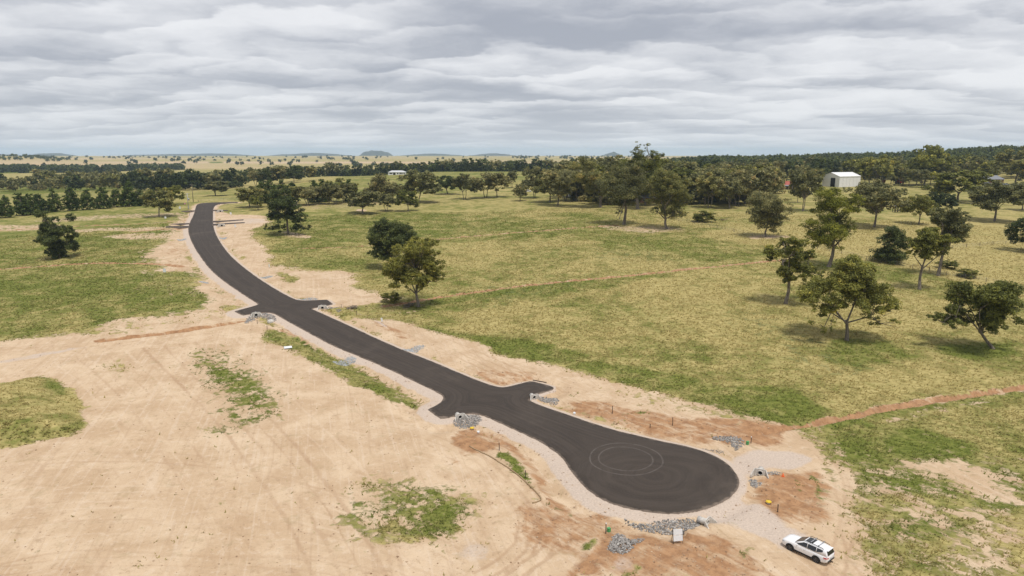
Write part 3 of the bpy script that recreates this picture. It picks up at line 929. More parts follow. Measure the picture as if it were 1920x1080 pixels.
def leaf_mat(name, c_a, c_b, c_new, transl=0.35):
    mt, N = new_mat(name)
    t = N.attr('tint').outputs['Fac']
    oi = N.n('ShaderNodeObjectInfo')
    tone = N.mix(N.step(t, -1.3, 1.3), c_a, c_b)
    tone = N.mix(N.math('MULTIPLY', N.step(t, 0.7, 1.9), 0.7), tone, c_new)
    hv = N.n('ShaderNodeHueSaturation', i_Color=tone)
    N.set(hv.inputs['Value'], N.step(oi.outputs['Random'], 0.0, 1.0, 0.78, 1.22))
    N.set(hv.inputs['Hue'], N.step(oi.outputs['Random'], 1.0, 0.0, 0.488, 0.508))
    d = N.n('ShaderNodeBsdfPrincipled', i_Base_Color=hv.outputs[0], i_Roughness=0.6)
    d.inputs['Specular IOR Level'].default_value = 0.3
    tr = N.n('ShaderNodeBsdfTranslucent', i_Color=hv.outputs[0])
    mx = N.n('ShaderNodeMixShader', i_0=transl, i_1=d.outputs[0], i_2=tr.outputs[0])
    N.n('ShaderNodeOutputMaterial', i_Surface=mx.outputs[0])
    return mt


LM = {
    'olive': leaf_mat('leaf_olive_eucalypt', (0.095, 0.106, 0.024), (0.296, 0.301, 0.062), (0.612, 0.520, 0.094)),
    'grey': leaf_mat('leaf_grey_eucalypt', (0.115, 0.120, 0.047), (0.317, 0.304, 0.119), (0.522, 0.393, 0.151)),
    'brown': leaf_mat('leaf_brown_eucalypt', (0.114, 0.119, 0.038), (0.319, 0.313, 0.096), (0.606, 0.412, 0.121)),
    'dark': leaf_mat('leaf_dark_tree', (0.036, 0.052, 0.017), (0.118, 0.148, 0.041), (0.205, 0.244, 0.065)),
    'pine': leaf_mat('leaf_pine', (0.048, 0.075, 0.017), (0.145, 0.196, 0.041), (0.273, 0.325, 0.065)),
    'bright': leaf_mat('leaf_yellow_green', (0.116, 0.132, 0.018), (0.362, 0.360, 0.048), (0.683, 0.604, 0.075)),
}
MB, N = new_mat('bark')
geo = N.n('ShaderNodeNewGeometry')
bn = N.noise(N.mapping(geo.outputs['Position'], scale=(1, 1, 0.25)), 3.0, 5, 0.65)
bc = N.mix(N.step(bn, 0.3, 0.7), (0.075, 0.058, 0.045), (0.27, 0.23, 0.185))
bs = N.n('ShaderNodeBsdfPrincipled', i_Base_Color=bc, i_Roughness=0.9)
N.n('ShaderNodeOutputMaterial', i_Surface=bs.outputs[0])


def limbs(base, fork, cen, rad, r0, rng, lean=(0, 0)):
    """trunk from base to fork, then a limb out to every lobe"""
    parts = []
    base = np.asarray(base, float)
    fork = np.asarray(fork, float)
    mid = 0.5 * (base + fork) + np.array([rng.normal(0, 0.15) * r0 * 3, rng.normal(0, 0.15) * r0 * 3, 0])
    dn = base - np.array([0, 0, 0.35])
    parts.append(tube([dn, base + (mid - base) * 0.12, mid, fork], [r0 * 1.5, r0 * 1.12, r0 * 0.88, r0 * 0.74], 7))
    k = len(cen)
    top_d = np.linalg.norm(cen - fork, axis=1)
    mains = [int(np.argmax(top_d))]
    while len(mains) < min(5, k):
        dm = np.min([np.linalg.norm(cen - cen[q], axis=1) for q in mains], axis=0)
        mains.append(int(np.argmax(dm)))
    mids = {}
    order = mains + [q for q in range(k) if q not in mains]
    for q_ in order:
        c, r = cen[q_], rad[q_]
        end = c + np.array([0, 0, r[2] * 0.2])
        if q_ in mains:
            st = fork + (base - fork) * rng.uniform(-0.02, 0.22)
            q = r0 * rng.uniform(0.42, 0.58)
        else:
            nb = min(mids, key=lambda w_: np.linalg.norm(mids[w_] - c))
            st = mids[nb]
            q = r0 * rng.uniform(0.18, 0.27)
        ln = np.linalg.norm(end - st)
        m1 = st + (end - st) * 0.4 + np.array([0, 0, (0.08 + 0.22 * max(0.0, 1 - 1.6 * (end[2] - st[2]) / ln)) * ln]) + rng.normal(0, 0.07, 3) * ln
        m2 = st + (end - st) * 0.72 + rng.normal(0, 0.06, 3) * ln
        if q_ in mains:
            mids[q_] = m1
        parts.append(tube([st, m1, m2, end], [q, q * 0.68, q * 0.42, q * 0.12], 5))
        for _ in range(2):
            e2 = c + rng.normal(0, 0.45, 3) * r
            parts.append(tube([m2, 0.5 * (m2 + e2) + rng.normal(0, 0.06, 3) * r, e2], [q * 0.4, q * 0.25, q * 0.08], 4))
    return join_vf(parts)


def tree_obj(name, label, cat, group, P, crown_me, trunk_me, scale=(1, 1, 1), rz=0.0):
    root = bpy.data.objects.new(name, None)
    COL.objects.link(root)
    root.empty_display_size = 0.5
    root.location = P
    root.scale = scale
    root.rotation_euler = (0, 0, rz)
    tag(root, label, cat, group)
    if trunk_me is not None:
        link('trunk', trunk_me, root)
    link('crown', crown_me, root)
    return root


def hero(name, label, base, lobes, kind, zoom=None, r0=None, fork=0.36, seed=0, n_leaf=8000, ll=0.46, lw=0.27, group=None, depth=0.8, lean=None, dens=16, cat='tree'):
    """a tree whose lobes follow the photograph; lobes in zoomed or photo pixels (x, y, r)"""
    rng = np.random.default_rng(seed + 100)
    B = gp(*base)
    s = depth_scale(B)
    L = np.array(lobes, float)
    if zoom:
        ox, oy, k = zoom
        L = np.stack([ox + L[:, 0] / k, oy + L[:, 1] / k, L[:, 2] / k], -1)
    lx = (L[:, 0] - base[0]) / s
    lz = (base[1] - L[:, 1]) / s / math.cos(PITCH * 0.9)
    lr = L[:, 2] / s
    xc, hw = 0.5 * (lx.min() + lx.max()), 0.5 * (lx.max() - lx.min()) + 1e-3
    env = np.sqrt(np.clip(1 - ((lx - xc) / (hw * 1.1)) ** 2, 0.05, 1)) * hw * depth
    ly = rng.uniform(-1, 1, len(lx)) * env
    ly = (ly + np.where(np.arange(len(lx)) % 2 == 0, -1, 1) * env * 0.5) / 1.5
    cen = np.stack([lx, ly, lz], -1)
    # a few more lobes to fill the depth of the crown, at the height of their neighbours
    ex = []
    er = []
    for i in range(len(lx)):
        if rng.random() < 0.55:
            ex.append((lx[i] * 0.8 + 0.2 * xc, -ly[i] + rng.normal(0, 0.2) * env[i], lz[i] - 0.05 * lz[i]))
            er.append(lr[i] * 0.9)
    if ex:
        cen = np.vstack([cen, ex])
        lr = np.r_[lr, er]
    rad = np.stack([lr * 1.1, lr * 1.1, lr * 0.86], -1)
    top = lz.max()
    fk = np.array([lean[0] * top, 0, lean[1] * top]) if lean else np.array([rng.normal(0, 0.03) * top, 0, fork * top])
    TV, TF = limbs((0, 0, 0), fk, cen, rad, r0 or top * 0.026, rng)
    V, F, t = leaves(cen, rad, rng, int(len(cen) * dens), int(n_leaf * 3.0), ll * 0.94, lw * 1.05)
    tm = mesh_np('trunk', TV, TF, True, None, MB)
    cm = mesh_np('crown', V, F, False, {'tint': t}, LM[kind])
    return tree_obj(name, label, cat, group, (B[0], B[1], ground_z(B[0], B[1])), cm, tm)


Z6 = (1400, 420, 3.692)
Z4 = (1200, 250, 4.0)
Z3 = (800, 250, 4.0)
Z5 = (1540, 250, 5.05)
Z8 = (480, 400, 4.0)
Z2 = (400, 260, 4.0)
Z1 = (0, 260, 4.0)
hero('eucalypt_tree', 'broad spreading olive-green eucalypt with forked trunk alone in straw paddock', (1588, 638), [(700, 330, 110), (800, 340, 60), (580, 390, 80), (450, 490, 80), (400, 540, 50), (560, 470, 90), (700, 430, 100), (820, 450, 90), (900, 520, 80), (970, 560, 60), (620, 560, 80), (760, 540, 80), (520, 590, 60), (880, 440, 50), (470, 700, 45), (560, 660, 35), (960, 670, 45), (1005, 600, 30)], 'olive', Z6, seed=1, n_leaf=12000, fork=0.30)
hero('eucalypt_tree', 'dense dark-olive eucalypt leaning over on a slanted pale trunk', (1862, 654), [(1600, 450, 100), (1500, 500, 90), (1700, 480, 100), (1780, 560, 80), (1600, 560, 100), (1450, 600, 70), (1330, 655, 50), (1420, 680, 60), (1520, 650, 70), (1640, 660, 80), (1800, 660, 40), (1700, 740, 40), (1720, 600, 70), (1275, 655, 30)], 'olive', Z6, seed=2, n_leaf=11000, lean=(-0.26, 0.30))
hero('eucalypt_tree', 'slim two-tiered airy eucalypt with dark straight trunk beside the red trench', (1473, 570), [(270, 130, 50), (350, 140, 40), (240, 100, 22), (300, 100, 20), (150, 190, 55), (110, 220, 35), (220, 180, 45), (320, 210, 55), (390, 210, 45), (300, 260, 35), (230, 320, 50), (300, 300, 50), (380, 310, 50), (450, 320, 45), (500, 330, 20), (260, 360, 45), (340, 350, 45)], 'olive', Z6, seed=3, n_leaf=7000, fork=0.42, dens=12)
hero('eucalypt_tree', 'tall bright yellow-green eucalypt with a bare forked trunk by the fence', (1554, 500), [(1340, 480, 70), (1450, 470, 60), (1530, 510, 50), (1400, 540, 80), (1500, 570, 60), (1320, 600, 50), (1350, 640, 60), (1450, 660, 80), (1270, 690, 60), (1210, 700, 25), (1350, 730, 90), (1480, 710, 70), (1560, 700, 50), (1590, 730, 30), (1280, 770, 60), (1380, 800, 60), (1460, 850, 35), (1475, 800, 30), (1310, 840, 35)], 'bright', Z4, seed=4, n_leaf=11000, fork=0.3)
hero('eucalypt_tree', 'pale green slender eucalypt with a high crown and bare lower trunk', (1724, 543), [(1200, 80, 60), (1280, 70, 50), (1330, 110, 50), (1160, 140, 50), (1110, 160, 35), (1220, 150, 60), (1300, 170, 55), (1250, 220, 45), (1180, 210, 40), (1120, 200, 30)], 'olive', Z6, seed=5, n_leaf=7000, fork=0.42)
hero('eucalypt_tree', 'taller dark eucalypt standing close behind the pale slender one', (1759, 517), [(1080, 790, 90), (1180, 760, 60), (1020, 830, 60), (1150, 850, 80), (1250, 800, 60), (1310, 800, 45), (1220, 900, 80), (1280, 950, 50), (1200, 980, 70), (1270, 1010, 40)], 'grey', Z5, seed=6, n_leaf=7500, fork=0.35)
hero('eucalypt_tree', 'bushy dark tree leafy down to the ground by the fence', (1667, 492), [(1000, 60, 60), (1050, 70, 30), (910, 110, 35), (960, 120, 50), (1040, 130, 55), (1090, 150, 40), (960, 190, 60), (930, 220, 50), (1010, 220, 60), (1060, 230, 40), (980, 250, 50)], 'dark', Z6, seed=7, n_leaf=6500, fork=0.2)
hero('eucalypt_tree', 'rounded grey-green eucalypt on the corner of the fenced straw paddock', (1436, 444), [(850, 500, 60), (970, 490, 50), (1040, 520, 50), (900, 550, 80), (830, 590, 50), (1000, 560, 70), (1080, 590, 45), (1110, 650, 25), (860, 640, 55), (930, 640, 80), (1010, 650, 60), (1060, 640, 45), (900, 700, 40), (980, 710, 45), (1010, 730, 30)], 'grey', Z4, seed=8, n_leaf=8500, fork=0.22, ll=0.55, lw=0.32)
hero('eucalypt_tree', 'brownish olive eucalypt on a short trunk in front of the homestead', (1250, 429), [(120, 330, 60), (200, 330, 60), (280, 370, 60), (350, 390, 40), (70, 370, 40), (130, 420, 70), (220, 430, 80), (300, 450, 60), (350, 500, 40), (130, 500, 60), (200, 520, 70), (280, 540, 60), (110, 570, 40), (170, 590, 40), (250, 600, 50), (320, 600, 40)], 'brown', Z4, seed=9, n_leaf=9000, fork=0.2, ll=0.55, lw=0.32)
hero('eucalypt_tree', 'large wide eucalypt with a thick leaning trunk at the paddock edge', (1170, 421), [(1320, 400, 60), (1400, 380, 70), (1480, 330, 80), (1560, 350, 70), (1640, 400, 50), (1380, 450, 60), (1470, 440, 80), (1560, 450, 70), (1340, 480, 40), (1430, 520, 50), (1520, 520, 50), (1440, 590, 30), (1430, 640, 18), (1420, 290, 60), (1560, 270, 60)], 'grey', Z3, seed=10, n_leaf=9500, fork=0.34, ll=0.6, lw=0.34)
hero('eucalypt_tree', 'tallest gum of the homestead, its thin ragged top above the skyline', (1196, 392), [(1560, 110, 35), (1630, 105, 30), (1540, 150, 35), (1610, 150, 25), (1570, 190, 50), (1700, 180, 50), (1740, 170, 30), (1500, 230, 60), (1600, 250, 70), (1690, 240, 60), (1540, 320, 60), (1640, 330, 60), (1590, 400, 50)], 'olive', Z3, seed=11, n_leaf=7500, fork=0.4, ll=0.62, lw=0.36, depth=0.6)
hero('eucalypt_tree', 'drooping dark gum with a pale trunk above the green hollow', (1126, 389), [(1100, 260, 50), (1180, 240, 60), (1230, 260, 50), (1150, 330, 60), (1230, 340, 60), (1290, 360, 50), (1210, 430, 50), (1270, 440, 45), (1330, 440, 40), (1230, 490, 30), (1320, 380, 50)], 'brown', Z3, seed=12, n_leaf=7000, fork=0.35, ll=0.65, lw=0.38)
hero('eucalypt_tree', 'yellowish olive eucalypt with spreading tiers nearest to the road crossing', (785, 575), [(1290, 230, 50), (1340, 230, 40), (1100, 250, 40), (1200, 240, 60), (1370, 300, 30), (1060, 300, 50), (1160, 310, 60), (1270, 310, 70), (1070, 360, 60), (1170, 380, 70), (1280, 380, 70), (1370, 400, 50), (1010, 430, 50), (1100, 450, 70), (1200, 460, 70), (1310, 470, 60), (1395, 470, 40), (980, 490, 35), (1060, 520, 50), (1150, 540, 40), (1250, 540, 40)], 'olive', Z8, seed=13, n_leaf=11000, fork=0.22)
hero('eucalypt_tree', 'dense dark green tree close behind the yellowish tiered one', (737, 503), [(950, 90, 60), (1060, 110, 60), (1150, 110, 40), (900, 160, 60), (1000, 170, 80), (1100, 180, 80), (1180, 190, 50), (880, 220, 50), (960, 250, 70), (1050, 240, 70), (1130, 230, 60), (900, 290, 50), (980, 310, 60), (940, 320, 40)], 'dark', Z8, seed=14, n_leaf=9500, fork=0.22, ll=0.52, lw=0.3)
hero('cypress_pine_tree', 'open dark green tree with low skirts of foliage beside the bend', (540, 440), [(500, 440, 60), (560, 420, 50), (600, 470, 40), (450, 520, 50), (540, 500, 60), (640, 530, 50), (470, 580, 50), (590, 570, 50), (690, 590, 40), (430, 580, 30), (540, 590, 40), (640, 610, 40), (410, 665, 30), (500, 670, 35), (640, 670, 40), (700, 670, 30)], 'dark', Z2, seed=15, n_leaf=8000, fork=0.45, ll=0.58, lw=0.34, dens=13)
hero('cypress_pine_tree', 'ragged near-black tree alone in the green field', (112, 484), [(390, 570, 45), (360, 620, 35), (430, 610, 35), (510, 610, 40), (400, 680, 60), (480, 690, 50), (560, 680, 40), (570, 730, 30), (430, 750, 70), (510, 770, 50), (330, 760, 35), (370, 770, 40), (430, 820, 60), (500, 820, 45), (560, 800, 30), (440, 870, 50), (400, 840, 40)], 'dark', Z1, seed=16, n_leaf=9000, fork=0.4, ll=0.55, lw=0.32)

# --- stock crowns for the many others, unit box: width 1, height 1
STOCK = {}


def stock(kind, seed, lod):
    key = (kind, seed, lod)
    if key in STOCK:
        return STOCK[key]
    rng = np.random.default_rng(seed * 31 + hash_kind(kind))
    if kind in ('pine',):
        cen, rad = [], []
        for i, z in enumerate(np.linspace(0.14, 0.90, 6)):
            w = 0.36 * (1 - (max(z - 0.28, 0) / 0.72) ** 1.7)
            k = max(1, int(6 * w / 0.36))
            for q in range(k):
                a = 2 * math.pi * (q + rng.uniform(-0.2, 0.2)) / k + i
                cen.append((math.cos(a) * w * 0.72, math.sin(a) * w * 0.72, z + rng.uniform(-0.03, 0.03)))
                rad.append((0.17, 0.17, 0.12))
    else:
        n = int(rng.integers(9, 14))
        cb = {'shrub': 0.05, 'dark': 0.18}.get(kind, rng.uniform(0.26, 0.40))
        cen, rad = [], []
        ox, oy = rng.normal(0, 0.05, 2)
        for i in range(n):
            f = (i + 0.5) / n
            z = cb + 0.10 + (0.90 - cb - 0.10) * f
            w = 0.36 * math.sqrt(max(0.06, 1 - ((f - 0.36) / 0.78) ** 2)) * rng.uniform(0.65, 1.05)
            a = 2.4 * i + rng.uniform(-0.5, 0.5)
            r = rng.uniform(0.17, 0.26)
            cen.append((math.cos(a) * w + ox, math.sin(a) * w + oy, z - 0.04))
            rad.append((r, r, r * (1.0 if kind == 'shrub' else rng.uniform(0.6, 0.85))))
    cen, rad = np.array(cen), np.array(rad)
    nl, ll, lw, dens = {0: (9500, 0.046, 0.032, 13), 1: (4200, 0.066, 0.050, 10), 2: (800, 0.13, 0.10, 7), 3: (210, 0.23, 0.185, 4)}[lod]
    V, F, t = leaves(cen, rad, rng, int(len(cen) * dens), nl, ll, lw, flat=0.62)
    lk = {'shrub': 'olive'}.get(kind, kind)
    cm = mesh_np('crown', V, F, False, {'tint': t}, LM[lk])
    tm = None
    if kind != 'shrub':
        ns = 1 if (kind in ('pine', 'dark') or rng.random() < 0.5) else 2
        pts = []
        for s in range(ns):
            sub = slice(s, None, ns)
            bx = (s - (ns - 1) / 2) * 0.06
            pts.append(limbs((bx, 0, 0), (bx * 2.5 + rng.normal(0, 0.02), rng.normal(0, 0.02), 0.30 if kind != 'pine' else 0.75), cen[sub][:5 if lod else 14], rad[sub][:5 if lod else 14], 0.020 / ns ** 0.5, rng))
        TV, TF = join_vf(pts)
        TV[:, 2] = np.where(TV[:, 2] < 0, TV[:, 2] * 0.12, TV[:, 2])
        tm = mesh_np('trunk', TV, TF, True, None, MB)
    STOCK[key] = (cm, tm, (V, F, t))
    return STOCK[key]


def hash_kind(k):
    return sum(ord(c) * (i + 3) for i, c in enumerate(k)) % 977


_tn_count = [0]
NAMES = {'pine': 'pine_tree', 'dark': 'evergreen_tree', 'shrub': 'shrub'}


def put_tree(P, H, W, kind, label, group=None, seed=None, lod=None):
    _tn_count[0] += 1
    if seed is None:
        seed = random.randrange(5)
    d = P[1]
    if lod is None:
        lod = 0 if d < 330 else (1 if d < 640 else 2)
    cm, tm, _ = stock(kind, seed, lod)
    return tree_obj(NAMES.get(kind, 'eucalypt_tree'), label, 'bush' if kind == 'shrub' else 'tree', group, (P[0], P[1], P[2] - 0.05), cm, tm if lod < 2 else None, (W, W, H), random.uniform(0, 6.28))


def px_tree(bx, by, top, x0, x1, kind, label, group=None, seed=None):
    """tree whose foot, top and width are read off the photograph"""
    B = gp(bx, by)
    s = depth_scale(B)
    H = (by - top) / s / math.cos(PITCH * 0.8)
    W = (x1 - x0) / s
    xm = (0.5 * (x0 + x1) - bx) / s * 0.6
    return put_tree((B[0] + xm, B[1], ground_z(B[0] + xm, B[1])), H * 1.07, W * 1.3, kind, label, group, seed)


for a in [
    (297, 406, 357, 277, 322, 'brown', 'vase-shaped brown-green tree with several slanting stems by a lot marker'),
    (322, 384, 350, 306, 339, 'olive', 'fresh green round tree close behind the vase-shaped one'),
    (404, 367, 340, 384, 425, 'grey', 'low dark clump of a tree alone in the field beyond the road bend'),
    (467, 389, 352, 447, 492, 'brown', 'brown-tinged spreading tree just past the road bend'),
    (484, 394, 366, 474, 496, 'olive', 'small olive sapling tree beside the brown-tinged spreading one'),
    (573, 385, 352, 562, 597, 'grey', 'grey-green tree with one straight stem in the grove'),
    (680, 401, 360, 654, 710, 'grey', 'wide low-domed grey-green eucalypt with a dark trunk, near a bare soil scrape'),
    (723, 396, 366, 710, 742, 'grey', 'short stout eucalypt between the wide domed one and the leafy green one'),
    (767, 396, 358, 747, 781, 'olive', 'small leafy green eucalypt on a thin stem'),
    (784, 380, 324, 750, 811, 'grey', 'big full-crowned grey eucalypt rising behind the small leafy one'),
    (712, 379, 329, 695, 726, 'grey', 'tall thin-topped eucalypt behind the short stout one'),
    (736, 379, 344, 712, 752, 'grey', 'rounded eucalypt filling the gap left of the big full-crowned one'),
    (838, 364, 328, 820, 861, 'dark', 'dark many-stemmed eucalypt at the edge of the house paddock'),
    (866, 374, 327, 857, 892, 'grey', 'eucalypt with a crooked lower branch leaning out'),
    (910, 371, 325, 890, 932, 'grey', 'full grey eucalypt paired with a pale-stemmed neighbour'),
    (926, 370, 327, 916, 956, 'grey', 'pale-stemmed open eucalypt paired with a fuller one'),
    (958, 352, 322, 950, 970, 'grey', 'narrow upright eucalypt behind the pale-stemmed pair'),
    (975, 377, 347, 964, 987, 'grey', 'thin half-bare little tree in open straw grass'),
    (1033, 379, 332, 1006, 1053, 'brown', 'umbrella-shaped brown-green eucalypt in front of the wood'),
    (1004, 371, 317, 984, 1018, 'grey', 'tall eucalypt at the outer corner of the wood'),
    (1632, 426, 345, 1604, 1684, 'grey', 'large many-stemmed grey eucalypt with hanging branches in the straw paddock'),
    (1719, 421, 368, 1702, 1747, 'olive', 'neat round-headed green tree on a thin straight stem'),
    (1755, 396, 359, 1744, 1768, 'dark', 'small dark pointed tree behind the neat round-headed one'),
    (1776, 399, 362, 1762, 1792, 'dark', 'dark shrubby tree next to the small pointed one'),
    (1863, 415, 345, 1826, 1905, 'grey', 'bushy grey-green eucalypt wide to the ground in open straw grass'),
    (1790, 378, 322, 1761, 1838, 'olive', 'broad olive tree shading the farm track'),
    (1914, 394, 343, 1897, 1940, 'dark', 'dark dense tree beside the bushy grey-green eucalypt'),
    (1734, 347, 279, 1702, 1760, 'olive', 'tall gum with dark twin trunks behind the farmyard'),
    (1642, 348, 296, 1620, 1668, 'olive', 'wide olive gum overhanging the white shed'),
    (1902, 347, 282, 1872, 1935, 'brown', 'tall brown-green gum over the parked vehicles'),
    (1436, 368, 322, 1422, 1452, 'dark', 'dense dark conical tree beside the red-roofed house'),
    (1505, 396, 317, 1482, 1530, 'grey', 'large grey gum between the red-roofed house and the white shed'),
    (1493, 380, 330, 1486, 1508, 'grey', 'grey gum with a thin dark stem close to the red-roofed house'),
    (1362, 391, 332, 1350, 1392, 'grey', 'gum with a short dark trunk at the lawn edge'),
    (1334, 390, 330, 1304, 1350, 'brown', 'brown-olive gum standing left of the green lawn'),
    (1916, 470, 405, 1900, 1950, 'dark', 'half-seen dark tree beyond the far end of the fence'),
]:
    px_tree(*a)
for a in [(1780, 503, 488, 1764, 1793, 'shrub', 'low dark bush at the foot of the taller dark eucalypt'), (1812, 520, 505, 1800, 1832, 'shrub', 'low round bush on its own near the fence bend'),
          (1321, 416, 396, 1303, 1338, 'shrub', 'bright round green bush inside the fenced paddock'), (736, 567, 548, 720, 750, 'shrub', 'small bush under the yellowish tiered eucalypt'),
          (1735, 356, 347, 1725, 1742, 'shrub', 'small clipped green bush by the farm track'), (636, 343, 334, 630, 645, 'shrub', 'grey-green bush alone on the green slope below the white house')]:
    px_tree(*a)


def at_depth(px, Y):
    x = (px - 960) / FPX
    v = (540 - 340) / FPX
    X = x / (CP + v * SP) * Y
    return np.array([X, Y, float(h0(X, Y))])


ORD = ['first', 'second', 'third', 'fourth', 'fifth', 'sixth', 'seventh', 'eighth', 'ninth', 'tenth', 'eleventh', 'twelfth', 'thirteenth']
TONE = {'grey': 'grey-green', 'brown': 'brown-tinged', 'dark': 'dark green', 'olive': 'olive-green', 'pine': 'fresh green', 'bright': 'yellow-green'}
# windbreak of pines
for i, (bx, by, tp) in enumerate([(-20, 411, 366), (11, 408, 367), (42, 404, 362), (58, 403, 364), (75, 400, 362), (103, 397, 356), (136, 395, 352), (165, 393, 355), (195, 391, 352), (220, 388, 354), (243, 387, 343), (262, 386, 355), (284, 384, 354)]):
    px_tree(bx, by, tp + 3, bx - 14, bx + 14, 'pine', 'rounded dark green pine, %s from the road end of the windbreak row' % ORD[12 - i], 'pines of the windbreak row', seed=i % 5)
# bright pines behind the grove
for bx, by, tp in [(492, 381, 343), (510, 381, 341), (530, 381, 342), (548, 380, 344), (590, 379, 342), (606, 378, 340), (622, 378, 342), (655, 376, 341)]:
    px_tree(bx, by, tp, bx - 14, bx + 14, random.choice(['pine', 'pine', 'olive']), 'fresh green tree in the second rank of the grove past the bend', 'green trees behind the grove')
for bx, by, tp, k in [(550, 384, 352, 'brown'), (602, 382, 349, 'grey'), (616, 383, 346, 'grey'), (628, 383, 350, 'grey'), (645, 380, 346, 'grey'), (661, 379, 345, 'brown'), (698, 378, 350, 'grey'), (520, 387, 356, 'brown'), (747, 374, 346, 'grey')]:
    px_tree(bx, by, tp, bx - 15, bx + 15, k, 'grey-brown eucalypt in the grove past the bend', 'eucalypts of the grove')


def belt(n, px0, px1, Y0, Y1, H0, H1, kinds, label, group, asp=(0.75, 1.05)):
    out = []
    for i in range(n):
        f = (i + random.uniform(0.1, 0.9)) / n
        px = px0 + (px1 - px0) * f
        Y = random.uniform(Y0, Y1)
        H = random.uniform(H0, H1)
        P = at_depth(px, Y)
        k = random.choice(kinds)
        put_tree(P, H, H * random.uniform(*asp), k, TONE[k] + ' ' + label, TONE[k] + ' ' + group)


belt(20, -60, 215, 650, 730, 12, 17, ['grey', 'grey', 'brown', 'dark'], 'gum in the front of the valley wood beyond the pine row', 'gums at the front of the valley wood', (0.85, 1.15))
belt(14, 70, 235, 740, 860, 15, 21, ['grey', 'grey', 'brown'], 'gum deeper in the valley wood', 'gums deeper in the valley wood', (0.85, 1.15))
belt(25, 238, 455, 640, 710, 16, 22, ['dark', 'dark', 'grey'], 'tree in the belt across the field beyond the road bend', 'trees of the belt beyond the bend', (0.85, 1.15))
belt(7, 476, 584, 620, 690, 13, 18, ['dark', 'grey'], 'full tree standing below the belt behind the white house', 'trees below the house belt', (0.85, 1.15))
print('house depth', gp(745, 327.5), gp(745, 324), gp(900, 320))
belt(40, 455, 1150, 890, 950, 15, 20, ['dark', 'dark', 'dark', 'grey'], 'tree in the long belt behind the white house', 'trees of the long belt behind the white house', (0.9, 1.3))
belt(24, 1045, 1250, 375, 500, 17, 24, ['brown', 'grey', 'grey', 'olive'], 'gum crowding round the homestead', 'gums round the homestead', (0.9, 1.2))
belt(26, 1255, 1440, 375, 470, 16, 22, ['brown', 'grey', 'grey', 'olive'], 'gum at the edge of the homestead wood', 'gums at the edge of the homestead wood', (0.9, 1.2))
belt(30, 1060, 1460, 500, 660, 17, 22, ['brown', 'grey', 'olive', 'grey', 'dark'], 'gum in the thick wood behind the homestead', 'gums of the homestead wood', (0.85, 1.15))
belt(6, 1492, 1530, 500, 580, 14, 19, ['grey', 'brown', 'dark'], 'gum filling the yard between the red-roofed house and the white shed', 'gums between the house and the shed', (0.8, 1.1))
belt(14, 1612, 1790, 520, 600, 13, 18, ['olive', 'grey', 'brown'], 'gum scattered around the farm machinery', 'gums around the farm machinery', (0.9, 1.2))
belt(14, 1395, 1560, 560, 680, 17, 23, ['dark', 'dark', 'grey'], 'tree behind the red-roofed house', 'trees behind the red-roofed house', (0.85, 1.15))
belt(26, 1590, 1970, 600, 720, 16, 23, ['olive', 'brown', 'grey', 'grey'], 'gum behind the farm buildings at the foot of the wooded ridge', 'gums behind the farm buildings', (0.85, 1.15))


# --- woods too far to count: one mass each
def wood(name, label, spots, kinds, H, lod=3, asp=(0.8, 1.15)):
    VS, FS, TS, o = [], [], [], 0
    mats = []
    for (x, y) in spots:
        k = random.choice(kinds)
        _, _, (V, F, t) = stock(k, random.randrange(5), lod)
        hh = random.uniform(*H)
        ww = hh * random.uniform(*asp)
        a = random.uniform(0, 6.28)
        c, s = math.cos(a), math.sin(a)
        z = float(h0(x, y))
        Q = np.stack([(V[:, 0] * c - V[:, 1] * s) * ww + x, (V[:, 0] * s + V[:, 1] * c) * ww + y, V[:, 2] * hh + z - 0.12 * hh], -1)
        VS.append(Q)
        FS.append(F + o)
        TS.append(t + random.gauss(0, 0.5))
        o += len(V)
    me = mesh_np(name, np.vstack(VS), np.vstack(FS), False, {'tint': np.concatenate(TS)}, LM[kinds[0]])
    ob = link(name, me)
    return tag(ob, label, 'wood', None, 'stuff')


def scatter(n, px0, px1, Y0, Y1, gap=0.0):
    out = []
    for _ in range(n):
        Y = math.exp(random.uniform(math.log(Y0), math.log(Y1)))
        p = at_depth(random.uniform(px0, px1), Y)
        if gap and float(vnoise(p[0] / 420.0, p[1] / 110.0, 5)) < gap:
            continue
        out.append((p[0], p[1]))
    return out


wood('ridge_wood', 'dark eucalypt forest covering the long ridge on the skyline', scatter(1100, 1200, 2010, 860, 1500), ['dark', 'grey', 'pine'], (10, 16))
wood('plantation_belt', 'dark plantation belt stretched across the far valley', scatter(320, -80, 236, 1350, 1600) + scatter(60, 236, 345, 1500, 1700, 0.0), ['dark', 'pine'], (13, 17))
wood('hill_scrub', 'blue-grey scrub dotted over the low hill at the far edge of the valley', scatter(150, -120, 130, 2200, 2900, 0.0), ['dark', 'grey'], (9, 13))
wood('homestead_understory', 'grey-green scrub and gums closing the gaps of the homestead wood', scatter(150, 1060, 1460, 450, 860) + scatter(110, 1600, 1980, 640, 880) + scatter(40, 1440, 1600, 640, 860) + scatter(26, 1090, 1250, 400, 480), ['grey', 'dark'], (9, 15), 2)
wood('wood_edge_scrub', 'low grey-green regrowth along the front edge of the homestead wood', scatter(26, 1080, 1250, 378, 430) + scatter(34, 1255, 1430, 380, 430), ['grey', 'olive'], (4, 8), 2)
wood('house_belt_scrub', 'low dark scrub filling the long belt behind the white house', scatter(300, 440, 1180, 900, 1010), ['dark', 'pine'], (9, 14))
wood('crossing_belt_scrub', 'low dark scrub filling the belt beyond the road bend', scatter(90, 236, 455, 660, 740), ['dark', 'grey'], (6, 10))
